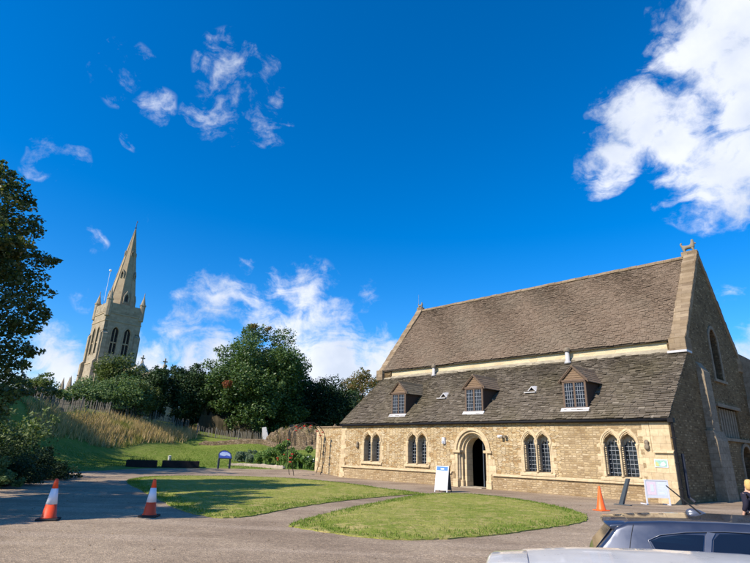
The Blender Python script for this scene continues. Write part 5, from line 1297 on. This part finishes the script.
J=[((0,0,.84),(.185,.155)),((0,0,.97),(.19,.16)),((0,0,1.10),(.175,.15)),((0,0,1.28),(.205,.16)),((0,0,1.40),(.17,.13)),((0,0,1.46),.075),
   ((0,.19,1.39),.10),((-.06,.24,1.14),.075),((.04,.25,.96),.055),((0,-.19,1.39),.10),((0,-.25,1.14),.075),((.12,-.24,.98),.055)]
skin_fig('jacket',J,[(0,1),(1,2),(2,3),(3,4),(4,5),(4,6),(6,7),(7,8),(4,9),(9,10),(10,11)],M['jacket'],body,2)
T=[((0,0,.93),(.16,.13)),((0,.09,.86),.108),((.08,.10,.48),.076),((.03,.10,.12),.058),((0,-.09,.86),.108),((-.02,-.10,.48),.076),((-.15,-.10,.16),.058)]
skin_fig('trousers',T,[(0,1),(1,2),(2,3),(0,4),(4,5),(5,6)],M['trousers'],body,2)
for q in ((.09,.10,.05),(-.10,-.10,.06)):
    m=MB(); m.lathe([(.03,-.05),(.05,-.03),(.05,.02),(.035,.05)],10,(0,0,0),lambda x,y,z,q=q:(q[0]+x*2.4,q[1]+y,q[2]+z)); m.build('shoe',M['shoe'],body,True)
m=MB(); m.lathe([(.03,1.775),(.085,1.755),(.115,1.70),(.118,1.62),(.105,1.54),(.07,1.50)],14,(0,0,0),lambda x,y,z:(x*(1. if x<0 else .55)-.012,y*.95,z)); m.build('hair',M['hair'],body,True)
m=MB(); m.lathe([(.004,1.575),(.022,1.58),(.012,1.62)],8,(.098,0,0)); m.build('nose',M['skin'],body,True)
for s in (-1,1):
    m=MB(); m.lathe([(.004,-.01),(.012,0),(.004,.01)],8,(.092,s*.034,1.632)); m.build('eye',M['dark'],body)


    base=Vector((.08,.25,.85)) if s>0 else Vector((.18,-.24,.88))
    for k in range(4):
        m=MB(); o=base+Vector((.022-.015*k,0,-.02)); ln=(.06,.072,.068,.052)[k]
        m.tube([o,o+Vector((.006,0,-ln*.55)),o+Vector((.012,-s*.012,-ln))],[.0095,.0085,.006],6); m.build('finger',M['skin'],body,True)
    m=MB(); o=base+Vector((.03,0,.01)); m.tube([o,o+Vector((.02,0,-.02)),o+Vector((.028,-s*.008,-.05))],[.011,.010,.007],6); m.build('thumb',M['skin'],body,True)

# ---------------------------------------------------------------- sky, sun, render
SUN_AZ=236.; SUN_EL=38.
w=bpy.data.worlds.new('World'); scene.world=w; w.use_nodes=True; nt=w.node_tree; NN=nt.nodes; LL=nt.links
bg=NN['Background']; bg.inputs['Strength'].default_value=.13
sky=NN.new('ShaderNodeTexSky'); sky.sky_type='NISHITA'; sky.sun_disc=False; sky.sun_elevation=rad(SUN_EL); sky.sun_rotation=rad(SUN_AZ); sky.altitude=150; sky.air_density=1.0; sky.dust_density=.45; sky.ozone_density=2.2
hs=NN.new('ShaderNodeHueSaturation'); hs.inputs['Saturation'].default_value=1.3; hs.inputs['Value'].default_value=1.0; ti=NN.new('ShaderNodeMix'); ti.data_type='RGBA'; ti.blend_type='MULTIPLY'; ti.inputs[0].default_value=1; ti.inputs[7].default_value=(.78,.93,1.15,1); LL.new(sky.outputs[0],ti.inputs[6]); LL.new(ti.outputs[2],hs.inputs['Color'])
tc=NN.new('ShaderNodeTexCoord'); 
def vn(op,a,b=None,sc=None):
    x=NN.new('ShaderNodeVectorMath'); x.operation=op
    for i,v in enumerate((a,b)):
        if v is None: continue
        if hasattr(v,'is_linked'): LL.new(v,x.inputs[i])
        else: x.inputs[i].default_value=v
    if sc is not None: x.inputs['Scale'].default_value=sc
    return x
def mn(op,a,b=None,c=None,clamp=False):
    x=NN.new('ShaderNodeMath'); x.operation=op; x.use_clamp=clamp
    for i,v in enumerate((a,b,c)):
        if v is None: continue
        if hasattr(v,'is_linked'): LL.new(v,x.inputs[i])
        else: x.inputs[i].default_value=v
    return x.outputs[0]
D=tc.outputs['Generated']
nz=NN.new('ShaderNodeTexNoise'); nz.inputs['Scale'].default_value=9; nz.inputs['Detail'].default_value=3; LL.new(D,nz.inputs['Vector'])
wv=vn('SUBTRACT',nz.outputs['Color'],(.5,.5,.5)); wv=vn('SCALE',wv.outputs[0],sc=.07); Dw=vn('ADD',D,wv.outputs[0]).outputs[0]
nf=NN.new('ShaderNodeTexNoise'); nf.inputs['Scale'].default_value=15; nf.inputs['Detail'].default_value=10; nf.inputs['Roughness'].default_value=.66; nf.inputs['Distortion'].default_value=.15; LL.new(D,nf.inputs['Vector'])
ns=NN.new('ShaderNodeTexNoise'); ns.inputs['Scale'].default_value=7; ns.inputs['Detail'].default_value=7; ns.inputs['Roughness'].default_value=.55; LL.new(vn('ADD',D,(3.3,1.7,.4)).outputs[0],ns.inputs['Vector'])
CL=[(745,15,75,1),(700,45,52,1),(745,105,50,.95),(672,22,26,.7),(640,118,44,.95),(612,155,30,.85),(600,182,20,.7),(682,132,48,.9),(726,160,58,1),(700,198,36,.85),(765,60,80,1),(740,200,36,.9),(668,172,22,.6),
 (126,62,20,.55),(103,74,13,.35),(118,92,13,.28),(160,110,15,.55),(57,152,17,.5),(46,164,12,.35),(228,68,26,.52),(207,62,13,.4),(262,76,20,.36),(214,116,20,.6),(230,128,15,.5),(260,120,21,.55),(268,100,14,.4),(128,136,9,.4),(84,243,11,.5),(138,212,7,.3),(242,262,8,.35),
 (215,300,30,.62),(190,312,22,.5),(245,303,18,.5),(180,332,22,.5),(305,292,30,.75),(280,284,18,.55),(322,312,28,.7),(288,328,32,.75),(252,326,24,.6),(366,294,15,.45),(335,330,22,.55),
 (60,372,36,.95),(30,390,40,1.),(100,380,34,.95),(150,366,30,.95),(190,366,32,1.),(225,378,38,1.05),(330,372,48,1.15),(375,368,36,1.1),(300,362,30,.95),(345,398,50,1.2),(400,385,30,.9),(280,392,45,1.05),(20,352,16,.35),(215,352,26,.85),(55,352,28,.8),(395,362,26,.9),(130,350,22,.7),
 (722,298,14,.55),(752,365,26,1.),(762,345,24,.9),(95,292,18,.22)]
mask=None
for (x,y,r,s) in CL:
    if r<32 and y<270 and x<300: s*=.68; r*=1.25
    if r>=40: s*=1.25
    d0=Vector(wdir(x,y)).normalized(); d1=Vector(wdir(x+r,y)).normalized(); d2=Vector(wdir(x,y+r)).normalized(); rr=((d1-d0).length+(d2-d0).length)/2*1.25
    ds=vn('DISTANCE',Dw,tuple(d0)).outputs['Value']
    v=mn('MULTIPLY_ADD',ds,-s/rr,s)           # s*(1-d/r)
    mask=v if mask is None else mn('SMOOTH_MAX',mask,v,.06)
nd=mn('SUBTRACT',nf.outputs[0],.5)
nw=NN.new('ShaderNodeTexNoise'); nw.inputs['Scale'].default_value=6; nw.inputs['Detail'].default_value=6; nw.inputs['Roughness'].default_value=.6; LL.new(vn('MULTIPLY',vn('ADD',D,vn('SCALE',wv.outputs[0],sc=2.2).outputs[0]).outputs[0],(2.2,2.2,6.5)).outputs[0],nw.inputs['Vector'])
nd=mn('ADD',nd,mn('MULTIPLY_ADD',nw.outputs[0],.75,-.375))
den=mn('ADD',mn('MULTIPLY',mask,1.35),mn('MULTIPLY_ADD',nd,2.3,-.08))
den=mn('MINIMUM',den,mn('MULTIPLY',mask,6.))
mr=NN.new('ShaderNodeMapRange'); mr.interpolation_type='SMOOTHSTEP'; mr.inputs['From Min'].default_value=.0; mr.inputs['From Max'].default_value=1.15; LL.new(den,mr.inputs['Value'])
cr=NN.new('ShaderNodeValToRGB'); e=cr.color_ramp.elements; e[0].position=.36; e[0].color=(4.1,4.5,5.3,1); e[1].position=.62; e[1].color=(5.6,5.8,6.4,1); LL.new(ns.outputs[0],cr.inputs[0])
op=mr.outputs[0]
mx=NN.new('ShaderNodeMix'); mx.data_type='RGBA'; LL.new(mn('MULTIPLY',op,.95),mx.inputs[0]); LL.new(hs.outputs[0],mx.inputs[6]); LL.new(cr.outputs[0],mx.inputs[7])
LL.new(mx.outputs[2],bg.inputs['Color'])
w.cycles.sampling_method='MANUAL'; w.cycles.sample_map_resolution=512
sl=bpy.data.lights.new('sun','SUN'); so=bpy.data.objects.new('sun',sl); COL.objects.link(so); sl.energy=5.0; sl.angle=rad(.53); sl.color=(1,.90,.76)
sd=Vector((math.sin(rad(SUN_AZ))*math.cos(rad(SUN_EL)),math.cos(rad(SUN_AZ))*math.cos(rad(SUN_EL)),math.sin(rad(SUN_EL))))
so.rotation_euler=sd.to_track_quat('Z','Y').to_euler()
vs=scene.view_settings; scene.display_settings.display_device='sRGB'; vs.view_transform='Standard'; vs.look='None'; vs.exposure=.47; vs.gamma=1; vs.use_curve_mapping=False
scene.render.engine='CYCLES'; scene.render.resolution_x=1024; scene.render.resolution_y=769
scene.cycles.max_bounces=6; scene.cycles.transparent_max_bounces=4
